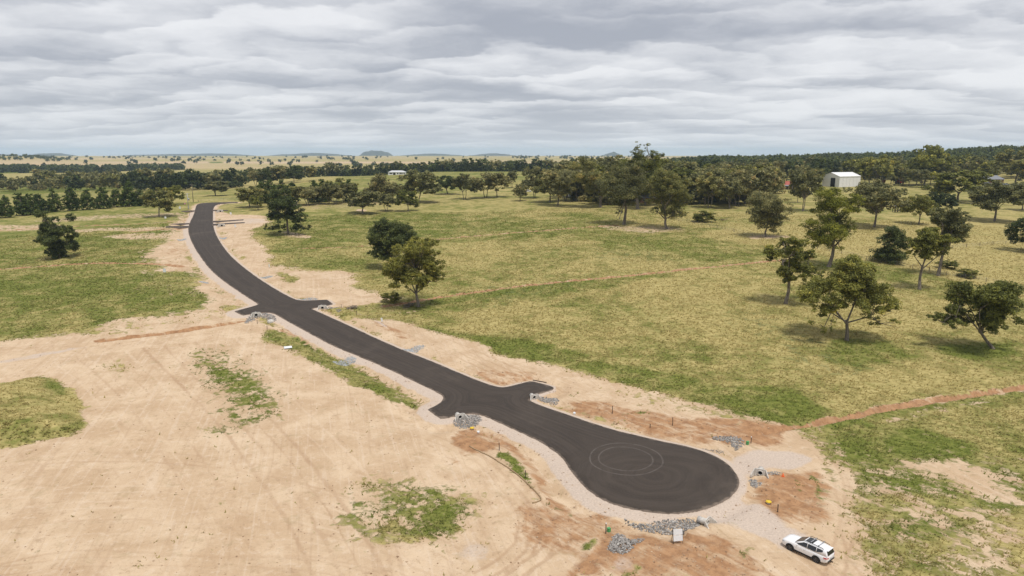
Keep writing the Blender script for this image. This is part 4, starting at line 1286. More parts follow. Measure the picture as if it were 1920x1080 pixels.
wood('plain_tree_lines', 'thin lines and clumps of trees across the far straw plain', scatter(60, 20, 1160, 2300, 5200) + scatter(480, 130, 720, 1900, 5200, 0.42) + scatter(200, 620, 1000, 1800, 2600, 0.3) + scatter(260, 960, 1250, 3200, 5400, 0.15), ['dark', 'grey'], (11, 17))
wood('valley_understory', 'low grey-green regrowth filling the valley wood', scatter(70, 70, 240, 700, 900) + scatter(30, -80, 80, 680, 740), ['grey', 'dark'], (6, 10))
print('trees', _tn_count[0])
# ------------------------------------------------------------------ far hills
MH, N = new_mat('wooded_hill')
geo = N.n('ShaderNodeNewGeometry')
hn = N.noise(geo.outputs['Position'], 0.02, 5, 0.65)
hc = N.mix(N.step(hn, 0.35, 0.65), (0.020, 0.028, 0.022), (0.045, 0.05, 0.034))
bs = N.n('ShaderNodeBsdfPrincipled', i_Base_Color=hc, i_Roughness=0.95)
N.n('ShaderNodeOutputMaterial', i_Surface=bs.outputs[0])


def hill(x0, x1, ytop, Y, shape, seed):
    """long mound between two photo columns, rising to a photo row at depth Y"""
    a, b = at_depth(x0, Y), at_depth(x1, Y)
    top = CAM_H + (283.1 - ytop) / FPX * Y * 1.03
    nx, ny = 60, 14
    u = np.linspace(-1, 1, nx)
    v = np.linspace(-1, 1, ny)
    U, Vv = np.meshgrid(u, v)
    X = 0.5 * (a[0] + b[0]) + 0.5 * (b[0] - a[0]) * U
    dep = max(500, 0.5 * (b[0] - a[0]) * 0.5)
    YY = Y + dep * Vv
    prof = (np.clip(1 - np.abs(U) ** shape, 0, 1)) * np.clip(1 - Vv ** 2, 0, 1)
    prof = prof * (1 + 0.28 * fbm(X, YY, (b[0] - a[0]) * 0.22, seed, 3))
    g = -60.0
    Z = g + (top - g) * np.clip(prof, 0, 1.15)
    ii = np.arange(nx * ny).reshape(ny, nx)
    F = np.stack([ii[:-1, :-1], ii[:-1, 1:], ii[1:, 1:], ii[1:, :-1]], -1).reshape(-1, 4)
    tag(link('hill', mesh_np('hill', np.stack([X.ravel(), YY.ravel(), Z.ravel()], -1), F, True, None, MH)), kind='structure')


hill(674, 740, 283.2, 9000, 2.6, 1)
hill(470, 700, 287.0, 9600, 2.0, 2)
hill(200, 520, 287.6, 9800, 2.4, 3)
hill(60, 150, 287.5, 8600, 2.0, 4)
hill(860, 990, 287.3, 9600, 2.0, 5)
hill(1122, 1172, 285.6, 8800, 1.7, 6)
hill(-200, 90, 287.0, 9400, 2.0, 8)
hill(720, 900, 288.0, 9900, 2.0, 9)

# ------------------------------------------------------------------ grass tufts and stones: real geometry in the nearer ground


def pick(layer, x, y):
    """value of a painted layer at points (nearest grid vertex)"""
    a = np.arctan2(x, y)
    r = np.hypot(x, y)
    i = np.clip(np.searchsorted(_RR, r), 0, NR - 1)
    j = np.clip(np.searchsorted(_AA, a), 0, NA - 1)
    A = FULL[layer] if isinstance(layer, str) else layer
    return A.reshape(NR, NA)[i, j]


rng = np.random.default_rng(5)
n = 520000
r = 48 + (360 - 48) * rng.random(n) ** 1.5
a = np.radians(rng.uniform(-41, 41, n))
x, y = np.sin(a) * r, np.cos(a) * r
d = pick('dirt', x, y)
cov = fbm(x, y, 3.2, 61, 3)
gl = pick('green', x, y)
keep = (d + 0.62 * cov + 0.30 * rng.normal(size=n) < -0.16) & (rng.random(n) < 0.42 + 0.25 * fbm(x, y, 7, 62, 2))
x, y, r, gl, d = x[keep], y[keep], r[keep], gl[keep], d[keep]
n = len(x)
z = pick(GZ, x, y)
k3 = 2
h_ = rng.uniform(0.12, 0.38, n) * (1 - 0.45 * smooth(gl, 0.3, 0.9))
V = np.zeros((n, k3, 3, 3))
tint = np.zeros((n, k3, 3))
th0 = rng.uniform(0, 6.28, n)
for b in range(k3):
    th = th0 + b * 2.1 + rng.normal(0, 0.3, n)
    w = rng.uniform(0.04, 0.11, n) * (0.8 + r / 160)
    cx, sy = np.cos(th), np.sin(th)
    ln = rng.uniform(0.15, 0.45, n)
    V[:, b, 0] = np.stack([x - cx * w, y - sy * w, z - 0.05], -1)
    V[:, b, 1] = np.stack([x + cx * w, y + sy * w, z - 0.05], -1)
    V[:, b, 2] = np.stack([x - sy * ln + 0.10, y + cx * ln, z + h_ * rng.uniform(0.6, 1.1, n)], -1)
    tint[:, b, :] = rng.normal(0, 1, n)[:, None]
rep = lambda q: np.repeat(q, k3 * 3)
MT, N = new_mat('grass_tuft')
geo = N.n('ShaderNodeNewGeometry')
flat = N.vmath('MULTIPLY', geo.outputs['Position'], (1, 1, 0))
tn = N.attr('tint').outputs['Fac']
gv = N.math('ADD', N.attr('green').outputs['Fac'], N.math('ADD', N.math('MULTIPLY', N.math('SUBTRACT', N.noise(flat, 0.16, 5, 0.6, 0.4), 0.5), 2.0), N.math('MULTIPLY', N.math('SUBTRACT', N.noise(flat, 0.035, 4, 0.55, 0.3), 0.5), 2.1)))
gf = N.step(N.math('ADD', gv, N.math('MULTIPLY', tn, 0.22)), -0.5, 0.9)
st = N.mix(N.step(tn, -1.5, 1.5), (0.36, 0.29, 0.11), (0.60, 0.505, 0.23))
lu = N.mix(N.step(tn, -1.5, 1.5), (0.105, 0.13, 0.028), (0.24, 0.26, 0.07))
gc = N.mix(gf, st, lu)
dd = N.n('ShaderNodeBsdfDiffuse', i_Color=gc)
tt = N.n('ShaderNodeBsdfTranslucent', i_Color=gc)
mx = N.n('ShaderNodeMixShader', i_0=0.5, i_1=dd.outputs[0], i_2=tt.outputs[0])
N.n('ShaderNodeOutputMaterial', i_Surface=mx.outputs[0])
me = mesh_np('grass', V.reshape(-1, 3), np.arange(n * k3 * 3).reshape(-1, 3), True, {'tint': tint.ravel(), 'green': rep(gl)}, MT)
tag(link('grass', me), 'dry and green grass tufts covering the paddocks', 'grass', None, 'stuff')
print('tufts', n)

ICO = bmesh.new()
bmesh.ops.create_icosphere(ICO, subdivisions=1, radius=1.0)
ICO_V = np.array([v.co[:] for v in ICO.verts])
ICO_F = np.array([[v.index for v in f.verts] for f in ICO.faces])
ICO.free()
MR, N = new_mat('rip_rap_stone')
tn = N.attr('tint').outputs['Fac']
geo = N.n('ShaderNodeNewGeometry')
rc = N.mix(N.step(tn, -1.4, 1.4), (0.12, 0.118, 0.115), (0.38, 0.365, 0.345))
rc = N.mix(N.math('MULTIPLY', N.step(tn, 1.2, 2.0), 0.8), rc, (0.52, 0.50, 0.46))
rc = N.mix(N.math('MULTIPLY', N.noise(geo.outputs['Position'], 9, 3, 0.6), 0.3), rc, (0.30, 0.22, 0.16))
bs = N.n('ShaderNodeBsdfPrincipled', i_Base_Color=rc, i_Roughness=0.85)
N.n('ShaderNodeOutputMaterial', i_Surface=bs.outputs[0])


MR2 = bpy.data.materials.new('pale_gravel')
MR2.use_nodes = True
N = NT(MR2.node_tree)
rc = N.mix(N.step(N.attr('tint').outputs['Fac'], -1.4, 1.4), (0.25, 0.27, 0.28), (0.48, 0.50, 0.51))
N.n('ShaderNodeOutputMaterial', i_Surface=N.n('ShaderNodeBsdfPrincipled', i_Base_Color=rc, i_Roughness=0.9).outputs[0])


def rocks(name, label, poly_px, size, dens, seed, heap=0.0, mat=None):
    rg = np.random.default_rng(seed)
    P = chaikin(poly_w(poly_px), 1)
    x0, y0 = P.min(0)
    x1, y1 = P.max(0)
    area = (x1 - x0) * (y1 - y0)
    n = int(min(area * dens, 2600))
    xx, yy = rg.uniform(x0, x1, n), rg.uniform(y0, y1, n)
    dd, ins = seg_dist(xx, yy, P)
    kp = ins & (rg.random(n) < 0.35 + 0.65 * smooth(dd, 0, 0.7))
    xx, yy, dd = xx[kp], yy[kp], dd[kp]
    n = len(xx)
    if n == 0:
        return
    zz = np.array([ground_z(p, q) for p, q in zip(xx, yy)]) + heap * smooth(dd, 0, 1.6)
    sz = size * rg.uniform(0.5, 1.5, n)
    V = ICO_V[None] * (1 + rg.normal(0, 0.16, (n, len(ICO_V), 1)))
    V = V * (sz[:, None] * rg.uniform(0.7, 1.3, (n, 3)))[:, None, :]
    V[:, :, 2] *= 0.75
    V = V + np.stack([xx, yy, zz + sz * 0.25], -1)[:, None, :]
    F = ICO_F[None] + (np.arange(n) * len(ICO_V))[:, None, None]
    t = np.repeat(rg.normal(0, 1, n), len(ICO_V))
    ob = link(name, mesh_np(name, V.reshape(-1, 3), F.reshape(-1, 3), False, {'tint': t}, mat or MR))
    tag(ob, label, 'rocks', None, 'stuff')


def zp(pts, z):
    ox, oy, k = z
    return [(ox + a / k, oy + b / k) for a, b in pts]


Z8b = (1100, 940, 8.0)
rocks('rip_rap', 'grey broken rock lining the drain below the turning circle', zp([(500, 215), (700, 300), (900, 300), (1300, 265), (1650, 230), (1730, 300), (1600, 430), (1300, 440), (900, 400), (620, 320)], Z8b), 0.093, 78, 1)
rocks('rip_rap', 'grey rock heap spilling into the gully near the sign board', zp([(330, 600), (440, 450), (560, 490), (640, 560), (720, 560), (860, 530), (850, 600), (700, 700), (620, 790), (450, 800), (290, 740)], Z8b), 0.093, 82, 2, 0.2)
rocks('rip_rap', 'loose grey rocks by the pale gravel pad and green pillar', zp([(140, 240), (500, 230), (700, 225), (890, 300), (910, 420), (800, 500), (690, 540), (640, 450), (500, 345), (240, 335)], (1320, 800, 12.0)), 0.093, 69, 3)
rocks('rip_rap', 'thin line of grey stones along the turning circle shoulder', zp([(-60, 440), (250, 450), (470, 530), (460, 560), (200, 520), (-60, 480)], (1320, 800, 12.0)), 0.062, 69, 4)
rocks('rip_rap', 'small grey rock apron below the culvert by the gravel pad', zp([(970, 775), (1050, 775), (1085, 830), (1000, 845)], (1160, 700, 4.0)), 0.093, 82, 5)
rocks('rip_rap', 'grey rocks behind the culvert end by the gravel pad', zp([(1100, 735), (1210, 730), (1240, 770), (1120, 765)], (1160, 700, 4.0)), 0.074, 69, 6)
rocks('rip_rap', 'dark rock apron below the lower driveway of the nearer crossing', zp([(340, 520), (420, 480), (480, 468), (570, 476), (582, 510), (520, 545), (430, 555), (370, 540)], (760, 660, 4.0)), 0.087, 78, 7)
rocks('rip_rap', 'dark rocks beside the upper driveway of the nearer crossing', zp([(985, 330), (1080, 325), (1170, 360), (1130, 392), (1060, 370), (1000, 350)], (760, 660, 4.0)), 0.093, 78, 8)
rocks('rip_rap', 'grey rock blanket around the culvert of the farther crossing', zp([(240, 500), (340, 462), (660, 452), (780, 560), (700, 600), (600, 560), (480, 500), (360, 520), (350, 600), (200, 655), (160, 615)], (440, 540, 9.6)), 0.105, 41, 9)
rocks('rip_rap', 'grey stones between the farther crossing and the red puddle hollow', zp([(1620, 330), (1880, 325), (1880, 352), (1640, 358)], (440, 540, 9.6)), 0.099, 36, 10)
rocks('rip_rap', 'grey stones at the lower end of the red puddle hollow', zp([(1820, 385), (1920, 372), (1920, 430), (1830, 440)], (440, 540, 9.6)), 0.099, 36, 11)
for i, (q, zz, lb) in enumerate([([(880, 535), (960, 527), (1050, 505), (1085, 540), (1000, 572), (920, 570)], (400, 540, 4.0), 'pale blue-grey gravel check across the grassy left drain'),
                                 ([(1410, 457), (1560, 425), (1600, 440), (1510, 482), (1440, 480)], (400, 540, 4.0), 'pale blue-grey gravel check across the sandy right drain'),
                                 ([(1370, 735), (1450, 730), (1450, 750), (1390, 752)], (1060, 330, 4.0), None),
                                 ([(1325, 748), (1400, 745), (1400, 756), (1330, 758)], (0, 260, 4.0), 'gravel check in the left drain by the farthest driveways'),
                                 ([(1640, 738), (1705, 737), (1700, 750), (1645, 750)], (0, 260, 4.0), 'gravel check in the right drain by the farthest driveways'),
                                 ([(690, 745), (770, 742), (765, 758), (700, 758)], (200, 340, 4.0), 'gravel check in the left drain along the bend'),
                                 ([(1145, 712), (1250, 705), (1245, 720), (1150, 724)], (200, 340, 4.0), 'gravel check in the right drain along the bend'),
                                 ([(1100, 180), (1500, 160), (1500, 200), (1150, 215)], (440, 540, 9.6), 'grey stones in the drain above the farther crossing')]):
    if lb:
        rocks('gravel_check', lb, zp(q, zz), 0.075, 60, 30 + i, 0.0, MR2)

# clods and pebbles lying on the stripped soil
OCT_V = np.array([(1, 0, 0), (0, 1, 0), (-1, 0, 0), (0, -1, 0), (0, 0, 1), (0, 0, -1)], float)
OCT_F = np.array([(0, 1, 4), (1, 2, 4), (2, 3, 4), (3, 0, 4), (1, 0, 5), (2, 1, 5), (3, 2, 5), (0, 3, 5)])
rg = np.random.default_rng(77)
n = 60000
r = 52 + 110 * rg.random(n) ** 1.4
a = np.radians(rg.uniform(-39, 39, n))
x, y = np.sin(a) * r, np.cos(a) * r
dv = pick('dirt', x, y)
rv = pick('red', x, y)
rt = np.zeros(GX.shape) + 99.0
rt[near] = rd
dist = pick(rt, x, y)
kp = (dv > 0.35) & (dist > 0.4) & (rg.random(n) < 0.05 + 0.30 * smooth(rv, -0.4, 0.5) + 0.22 * (1 - smooth(dist, 2, 6)) + 0.12 * np.clip(fbm(x, y, 8, 71, 2), 0, 1))
x, y, rv = x[kp], y[kp], rv[kp]
n = len(x)
sz = 0.035 + 0.085 * rg.random(n) ** 2.5
V = OCT_V[None] * (1 + rg.normal(0, 0.22, (n, 6, 3))) * (sz[:, None] * rg.uniform(0.7, 1.3, (n, 3)))[:, None, :]
V[:, :, 2] *= 0.7
V += np.stack([x, y, pick(GZ, x, y) + sz * 0.3], -1)[:, None, :]
MC, N = new_mat('soil_clod')
tn = N.attr('tint').outputs['Fac']
cc = N.mix(N.step(tn, -1.5, 1.5), (0.27, 0.165, 0.095), (0.56, 0.42, 0.29))
N.n('ShaderNodeOutputMaterial', i_Surface=N.n('ShaderNodeBsdfPrincipled', i_Base_Color=cc, i_Roughness=0.95).outputs[0])
F = OCT_F[None] + (np.arange(n) * 6)[:, None, None]
tag(link('soil_clods', mesh_np('soil_clods', V.reshape(-1, 3), F.reshape(-1, 3), False, {'tint': np.repeat(rg.normal(0, 1, n) - 0.8 * smooth(rv, -0.2, 0.6), 6)}, MC)), 'small clods and pebbles strewn over the bare soil', 'clods', None, 'stuff')
print('clods', n)
# ------------------------------------------------------------------ built things
def plain(name, col, rough=0.6, metal=0.0, vary=0.12, scale=1.5, spec=0.4):
    mt, N = new_mat(name)
    tcn = N.n('ShaderNodeTexCoord')
    nn = N.noise(tcn.outputs['Object'], scale, 4, 0.6)
    dk = tuple(c * (1 - vary * 2) for c in col)
    c = N.mix(N.step(nn, 0.35, 0.7), col, dk)
    b = N.n('ShaderNodeBsdfPrincipled', i_Base_Color=c, i_Roughness=rough, i_Metallic=metal)
    b.inputs['Specular IOR Level'].default_value = spec
    N.n('ShaderNodeOutputMaterial', i_Surface=b.outputs[0])
    return mt


M = dict(white=plain('white_painted_steel', (0.80, 0.80, 0.80), 0.5, 0, 0.04), board=plain('white_sign_board', (0.78, 0.79, 0.80), 0.6, 0, 0.03),
         post=plain('dark_timber', (0.045, 0.032, 0.026), 0.9), wood=plain('weathered_timber', (0.22, 0.18, 0.14), 0.9, 0, 0.25, 4), steel=plain('galvanised_steel', (0.42, 0.43, 0.44), 0.5, 0.5),
         conc=plain('concrete', (0.62, 0.59, 0.54), 0.9, 0, 0.14, 3), dark=plain('shade_and_door_black', (0.012, 0.012, 0.014), 0.9), glass=plain('tinted_glass', (0.016, 0.018, 0.022), 0.08, 0, 0.05, 1, 0.6),  # dark: black for shade painted into hollows, and for house doors
         car=plain('white_car_paint', (0.83, 0.83, 0.84), 0.22, 0, 0.01, 0.5, 0.6), black=plain('black_plastic', (0.018, 0.018, 0.019), 0.65), tyre=plain('tyre_rubber', (0.022, 0.021, 0.021), 0.9), rim=plain('grey_alloy', (0.17, 0.17, 0.18), 0.4, 0.5),
         red=plain('red_lens', (0.55, 0.025, 0.015), 0.25), lamp=plain('clear_lens', (0.55, 0.57, 0.6), 0.15), roofred=plain('red_roof_sheet', (0.42, 0.10, 0.07), 0.6), grey=plain('grey_roof_sheet', (0.24, 0.25, 0.27), 0.55),
         pale=plain('pale_roof_sheet', (0.62, 0.63, 0.64), 0.5), brick=plain('brown_brick', (0.24, 0.13, 0.09), 0.9, 0, 0.2, 6), orange=plain('orange_paint', (0.48, 0.14, 0.05), 0.6), redm=plain('red_machine_paint', (0.30, 0.03, 0.025), 0.5),
         yellow=plain('yellow_plastic', (0.75, 0.52, 0.03), 0.5), green=plain('green_plastic', (0.10, 0.36, 0.13), 0.55), blue=plain('blue_paint', (0.08, 0.18, 0.38), 0.5), tan=plain('tan_fibre', (0.40, 0.28, 0.16), 0.95, 0, 0.2, 5), coneo=plain('orange_cone', (0.75, 0.14, 0.03), 0.6),
         pink=plain('pink_sign', (0.65, 0.32, 0.36), 0.6), rail=plain('roof_rail', (0.02, 0.02, 0.022), 0.4), chrome=plain('crossbar_alloy', (0.5, 0.5, 0.52), 0.35, 0.6))


class Mesh:
    def __init__(self):
        self.V = []
        self.F = []

    def box(self, c, s, rz=0.0, ry=0.0, rx=0.0):
        m = Matrix.Rotation(rz, 4, 'Z') @ Matrix.Rotation(ry, 4, 'Y') @ Matrix.Rotation(rx, 4, 'X')
        o = len(self.V)
        for dx, dy, dz in ((-1, -1, -1), (1, -1, -1), (1, 1, -1), (-1, 1, -1), (-1, -1, 1), (1, -1, 1), (1, 1, 1), (-1, 1, 1)):
            p = m @ Vector((dx * s[0] / 2, dy * s[1] / 2, dz * s[2] / 2))
            self.V.append((p.x + c[0], p.y + c[1], p.z + c[2]))
        for f in ((0, 3, 2, 1), (4, 5, 6, 7), (0, 1, 5, 4), (1, 2, 6, 5), (2, 3, 7, 6), (3, 0, 4, 7)):
            self.F.append(tuple(o + q for q in f))
        return self

    def poly(self, pts):
        o = len(self.V)
        self.V += [tuple(p) for p in pts]
        self.F.append(tuple(range(o, o + len(pts))))
        return self

    def slab(self, pts, n, t):
        """polygon given thickness t along n"""
        o = len(self.V)
        k = len(pts)
        n = Vector(n).normalized()
        self.V += [tuple(Vector(p)) for p in pts] + [tuple(Vector(p) + n * t) for p in pts]
        self.F.append(tuple(range(o + k - 1, o - 1, -1)))
        self.F.append(tuple(range(o + k, o + 2 * k)))
        for i in range(k):
            j = (i + 1) % k
            self.F.append((o + i, o + j, o + k + j, o + k + i))
        return self

    def tube(self, pts, rad, sides=10, cap=True):
        V, F = tube(pts, rad if hasattr(rad, '__len__') else [rad] * len(pts), sides)
        o = len(self.V)
        self.V += [tuple(v) for v in V]
        self.F += [tuple(int(q) + o for q in f) for f in F]
        if cap:
            self.F.append(tuple(o + q for q in range(sides)))
            self.F.append(tuple(o + len(V) - 1 - q for q in range(sides)))
        return self

    def lathe(self, prof, axis='z', n=20, c=(0, 0, 0)):
        """profile (r, h) closed revolve"""
        o = len(self.V)
        k = len(prof)
        for i in range(n):
            a = 2 * math.pi * i / n
            for r_, h in prof:
                p = (r_ * math.cos(a), r_ * math.sin(a), h)
                if axis == 'y':
                    p = (p[0], p[2], p[1])
                self.V.append((p[0] + c[0], p[1] + c[1], p[2] + c[2]))
        for i in range(n):
            j = (i + 1) % n
            for q in range(k - 1):
                self.F.append((o + i * k + q, o + j * k + q, o + j * k + q + 1, o + i * k + q + 1))
        return self

    def build(self, name, mat, parent=None, smooth_=False, bevel=0.0):
        me = bpy.data.meshes.new(name)
        me.from_pydata(self.V, [], self.F)
        bm = bmesh.new()
        bm.from_mesh(me)
        bmesh.ops.recalc_face_normals(bm, faces=bm.faces[:])
        if bevel:
            bmesh.ops.bevel(bm, geom=[e for e in bm.edges if e.calc_face_angle(0) > 0.6], offset=bevel, segments=2, affect='EDGES')
        for f in bm.faces:
            f.smooth = smooth_
        bm.to_mesh(me)
        bm.free()
        me.materials.append(M[mat] if isinstance(mat, str) else mat)
        return link(name, me, parent)


def thing(name, label, cat, P, rz=0.0, group=None, lift=0.0):
    e = bpy.data.objects.new(name, None)
    COL.objects.link(e)
    e.empty_display_size = 0.3
    e.location = (P[0], P[1], ground_z(P[0], P[1]) + lift)
    e.rotation_euler = (0, 0, rz)
    return tag(e, label, cat, group)


# --- the white wagon
def loft(stations, m):
    """stations: equal-length rings of points"""
    o = len(m.V)
    k = len(stations[0])
    for s in stations:
        m.V += [tuple(p) for p in s]
    for i in range(len(stations) - 1):
        for q in range(k):
            j = (q + 1) % k
            m.F.append((o + i * k + q, o + i * k + j, o + (i + 1) * k + j, o + (i + 1) * k + q))
    m.F.append(tuple(o + q for q in range(k)))
    m.F.append(tuple(o + (len(stations) - 1) * k + q for q in range(k - 1, -1, -1)))
    return m


def make_wagon(P, rz, zoff):
    t = thing('parked_car', 'white station wagon with black roof rails parked on the pale dirt track', 'car', P, rz)
    t.location.z = zoff
    # lower body
    xs = np.array([2.42, 2.36, 2.22, 1.95, 1.5, 0.95, 0.4, -0.4, -1.2, -1.8, -2.15, -2.34, -2.40])
    hw = np.array([0.55, 0.70, 0.82, 0.89, 0.915, 0.92, 0.92, 0.92, 0.92, 0.91, 0.87, 0.80, 0.70])
    zb = np.array([0.42, 0.34, 0.27, 0.24, 0.24, 0.24, 0.24, 0.24, 0.24, 0.26, 0.32, 0.40, 0.48])
    zs = np.array([0.62, 0.70, 0.78, 0.86, 0.92, 0.965, 0.985, 1.0, 1.02, 1.035, 1.03, 1.0, 0.92])
    zt = np.array([0.66, 0.78, 0.88, 0.965, 1.02, 1.06, 1.07, 1.08, 1.09, 1.09, 1.08, 1.04, 0.95])
    st = []
    for x, w, b, s_, tz in zip(xs, hw, zb, zs, zt):
        half = [(w * 0.80, b), (w * 0.97, b + 0.07), (w, b + 0.28 * (s_ - b)), (w * 0.985, b + 0.7 * (s_ - b)), (w * 0.955, s_), (w * 0.86, s_ + 0.75 * (tz - s_)), (w * 0.45, tz)]
        st.append([(x, q, z) for q, z in half] + [(x, -q, z) for q, z in reversed(half)])
    body = loft(st, Mesh()).build('body', 'car', t, True)
    # greenhouse
    gx = np.array([1.02, 0.55, 0.12, -0.25, -0.9, -1.5, -1.95, -2.16, -2.36])
    bw = np.array([0.74, 0.84, 0.865, 0.87, 0.87, 0.865, 0.84, 0.81, 0.76])
    tw = np.array([0.72, 0.72, 0.635, 0.63, 0.63, 0.62, 0.60, 0.58, 0.70])
    tz = np.array([1.075, 1.33, 1.55, 1.615, 1.635, 1.62, 1.575, 1.53, 1.10])
    bz = np.array([1.04, 1.04, 1.04, 1.04, 1.05, 1.06, 1.06, 1.06, 1.04])
    st = []
    for x, b, w, z, z0 in zip(gx, bw, tw, tz, bz):
        half = [(b, z0), (b + (w - b) * 0.9, z0 + (z - z0) * 0.88), (w * 0.93, z0 + (z - z0) * 0.975), (w * 0.5, z + 0.012)]
        st.append([(x, q, zz) for q, zz in half] + [(x, -q, zz) for q, zz in reversed(half)])
    roof = loft(st, Mesh()).build('roof', 'car', t, True)

    def side_pt(x, f, sgn, off=0.006):
        b, w, z, z0 = (np.interp(-x, -gx, q) for q in (bw, tw, tz, bz))
        q = b + (w - b) * 0.9 * f
        return (x, sgn * (q + off), z0 + (z - z0) * 0.88 * f)
    for sg in (1, -1):
        # the glass runs from the mirror back, split by the door pillars
        for xa, xb in ((0.72, -0.30), (-0.36, -1.22), (-1.28, -1.86)):
            m = Mesh()
            n = 5
            for i in range(n):
                x0, x1 = xa + (xb - xa) * i / n, xa + (xb - xa) * (i + 1) / n

                def ftop(x):
                    return 0.93 if x < 0.1 else 0.93 * (1 - 0.35 * (x - 0.1) / 0.62)

                def flow(x):
                    return 0.10 if x > -1.25 else 0.10 + 0.5 * (-1.25 - x) / 0.65
                m.slab([side_pt(x0, flow(x0), sg, 0.0), side_pt(x1, flow(x1), sg, 0.0), side_pt(x1, ftop(x1), sg, 0.0), side_pt(x0, ftop(x0), sg, 0.0)], (0, sg, 0.25), 0.008)
            m.build('side_window', 'glass', t)
        m = Mesh()
        m.tube([(-1.9, sg * 0.60, 1.625), (-1.7, sg * 0.60, 1.68), (-0.9, sg * 0.605, 1.70), (0.0, sg * 0.605, 1.66), (0.12, sg * 0.605, 1.60)], [0.022, 0.026, 0.026, 0.026, 0.02], 8).build('roof_rail', 'rail', t, True)
        m = Mesh().box((0.62, sg * 0.99, 1.06), (0.14, 0.20, 0.14))
        m.build('mirror', 'car', t, False, 0.03)
        for x in (0.0, -1.0):
            Mesh().box((x - 0.18, sg * 0.925, 0.90), (0.2, 0.03, 0.035)).build('door_handle', 'car', t)
        Mesh().box((-0.02, sg * 0.912, 0.33), (2.0, 0.05, 0.16)).build('sill', 'black', t, False, 0.015)
        Mesh().slab([(2.32, sg * 0.78, 0.74), (2.05, sg * 0.905, 0.82), (2.0, sg * 0.915, 0.74), (2.28, sg * 0.83, 0.66)], (0.5, sg, 0.2), 0.015).build('headlight', 'lamp', t)
        Mesh().slab([(-2.02, sg * 0.91, 0.93), (-2.30, sg * 0.86, 0.97), (-2.44, sg * 0.58, 0.94), (-2.44, sg * 0.58, 0.84), (-2.32, sg * 0.85, 0.80), (-2.10, sg * 0.915, 0.86)], (-0.5, sg, 0.1), 0.012).build('tail_light', 'red', t)
        for wx_ in (1.37, -1.37):
            w = bpy.data.objects.new('wheel', None)
            COL.objects.link(w)
            w.parent = t
            w.location = (wx_, sg * 0.85, 0.345)
            prof = [(0.225, -0.11), (0.30, -0.115), (0.335, -0.09), (0.345, -0.04), (0.345, 0.04), (0.335, 0.09), (0.30, 0.115), (0.225, 0.11), (0.215, 0.05), (0.215, -0.05), (0.225, -0.11)]
            Mesh().lathe(prof, 'y', 28).build('tyre', 'tyre', w, True)
            m = Mesh().lathe([(0.0, sg * 0.06), (0.06, sg * 0.07), (0.07, sg * 0.03), (0.22, sg * 0.02), (0.222, sg * 0.10), (0.20, sg * 0.10), (0.198, sg * 0.04), (0.0, sg * 0.03)], 'y', 24)
            for q in range(5):
                aa = 2 * math.pi * q / 5
                m.box((0.125 * math.cos(aa), sg * 0.07, 0.125 * math.sin(aa)), (0.17, 0.03, 0.05), 0, -aa)
            m.build('rim', 'rim', w, False)
            m = Mesh()
            pts_o, pts_i = [], []
            for q in range(13):
                aa = math.pi * (q / 12.0) * 1.06 - 0.09
                pts_o.append((wx_ + 0.46 * math.cos(aa), sg * 0.918, 0.345 + 0.46 * math.sin(aa)))
                pts_i.append((wx_ + 0.355 * math.cos(aa), sg * 0.918, 0.345 + 0.355 * math.sin(aa)))
            for q in range(12):
                m.slab([pts_i[q], pts_i[q + 1], pts_o[q + 1], pts_o[q]], (0, sg, 0), 0.03)
            m.build('wheel_arch', 'black', t)
            Mesh().lathe([(0.0, sg * 0.90), (0.37, sg * 0.90), (0.37, sg * 0.928), (0.0, sg * 0.928)], 'y', 24, (wx_, 0, 0.345)).build('wheel_well_shade', 'dark', t)  # black disc paints the shade of a wheel hollow not cut out
    # windscreen, rear glass, sunroof
    Mesh().slab([(0.98, 0.66, 1.105), (0.98, -0.66, 1.105), (0.20, -0.56, 1.525), (0.20, 0.56, 1.525)], (0.48, 0, 0.88), 0.018).build('windscreen', 'glass', t)
    Mesh().slab([(-2.365, 0.62, 1.12), (-2.365, -0.62, 1.12), (-2.20, -0.55, 1.47), (-2.20, 0.55, 1.47)], (-0.9, 0, 0.42), 0.02).build('rear_window', 'glass', t)
    Mesh().box((-2.2, 0, 1.545), (0.22, 1.1, 0.03), 0, 0.1).build('spoiler', 'car', t, False, 0.01)
    Mesh().slab([(0.02, 0.46, 1.605), (0.02, -0.46, 1.605), (-0.72, -0.46, 1.652), (-0.72, 0.46, 1.652)], (0, 0, 1), 0.012).build('sunroof', 'glass', t)
    for x, mt in ((-0.55, 'chrome'), (-1.35, 'chrome')):
        cb = Mesh().box((x, 0, 1.755), (0.07, 1.24, 0.03)).build('crossbar', mt, t, False, 0.008)
        for sg in (1, -1):
            Mesh().box((x, sg * 0.605, 1.73), (0.10, 0.06, 0.075)).build('crossbar_foot', 'black', cb)
    Mesh().box((-2.40, 0, 0.50), (0.10, 1.28, 0.12)).build('bumper_strip', 'black', t, False, 0.02)
    Mesh().box((2.36, 0, 0.44), (0.12, 1.1, 0.16)).build('front_grille', 'black', t, False, 0.02)
    Mesh().box((-2.43, 0, 0.80), (0.02, 0.38, 0.12)).build('number_plate', 'board', t)
    tb = Mesh().box((-2.50, 0, 0.34), (0.24, 0.07, 0.06))
    tb.lathe([(0.0, 0.36), (0.03, 0.37), (0.035, 0.42), (0.0, 0.45)], 'z', 10, (-2.6, 0, 0))
    tb.build('tow_bar', 'black', t)
    return t


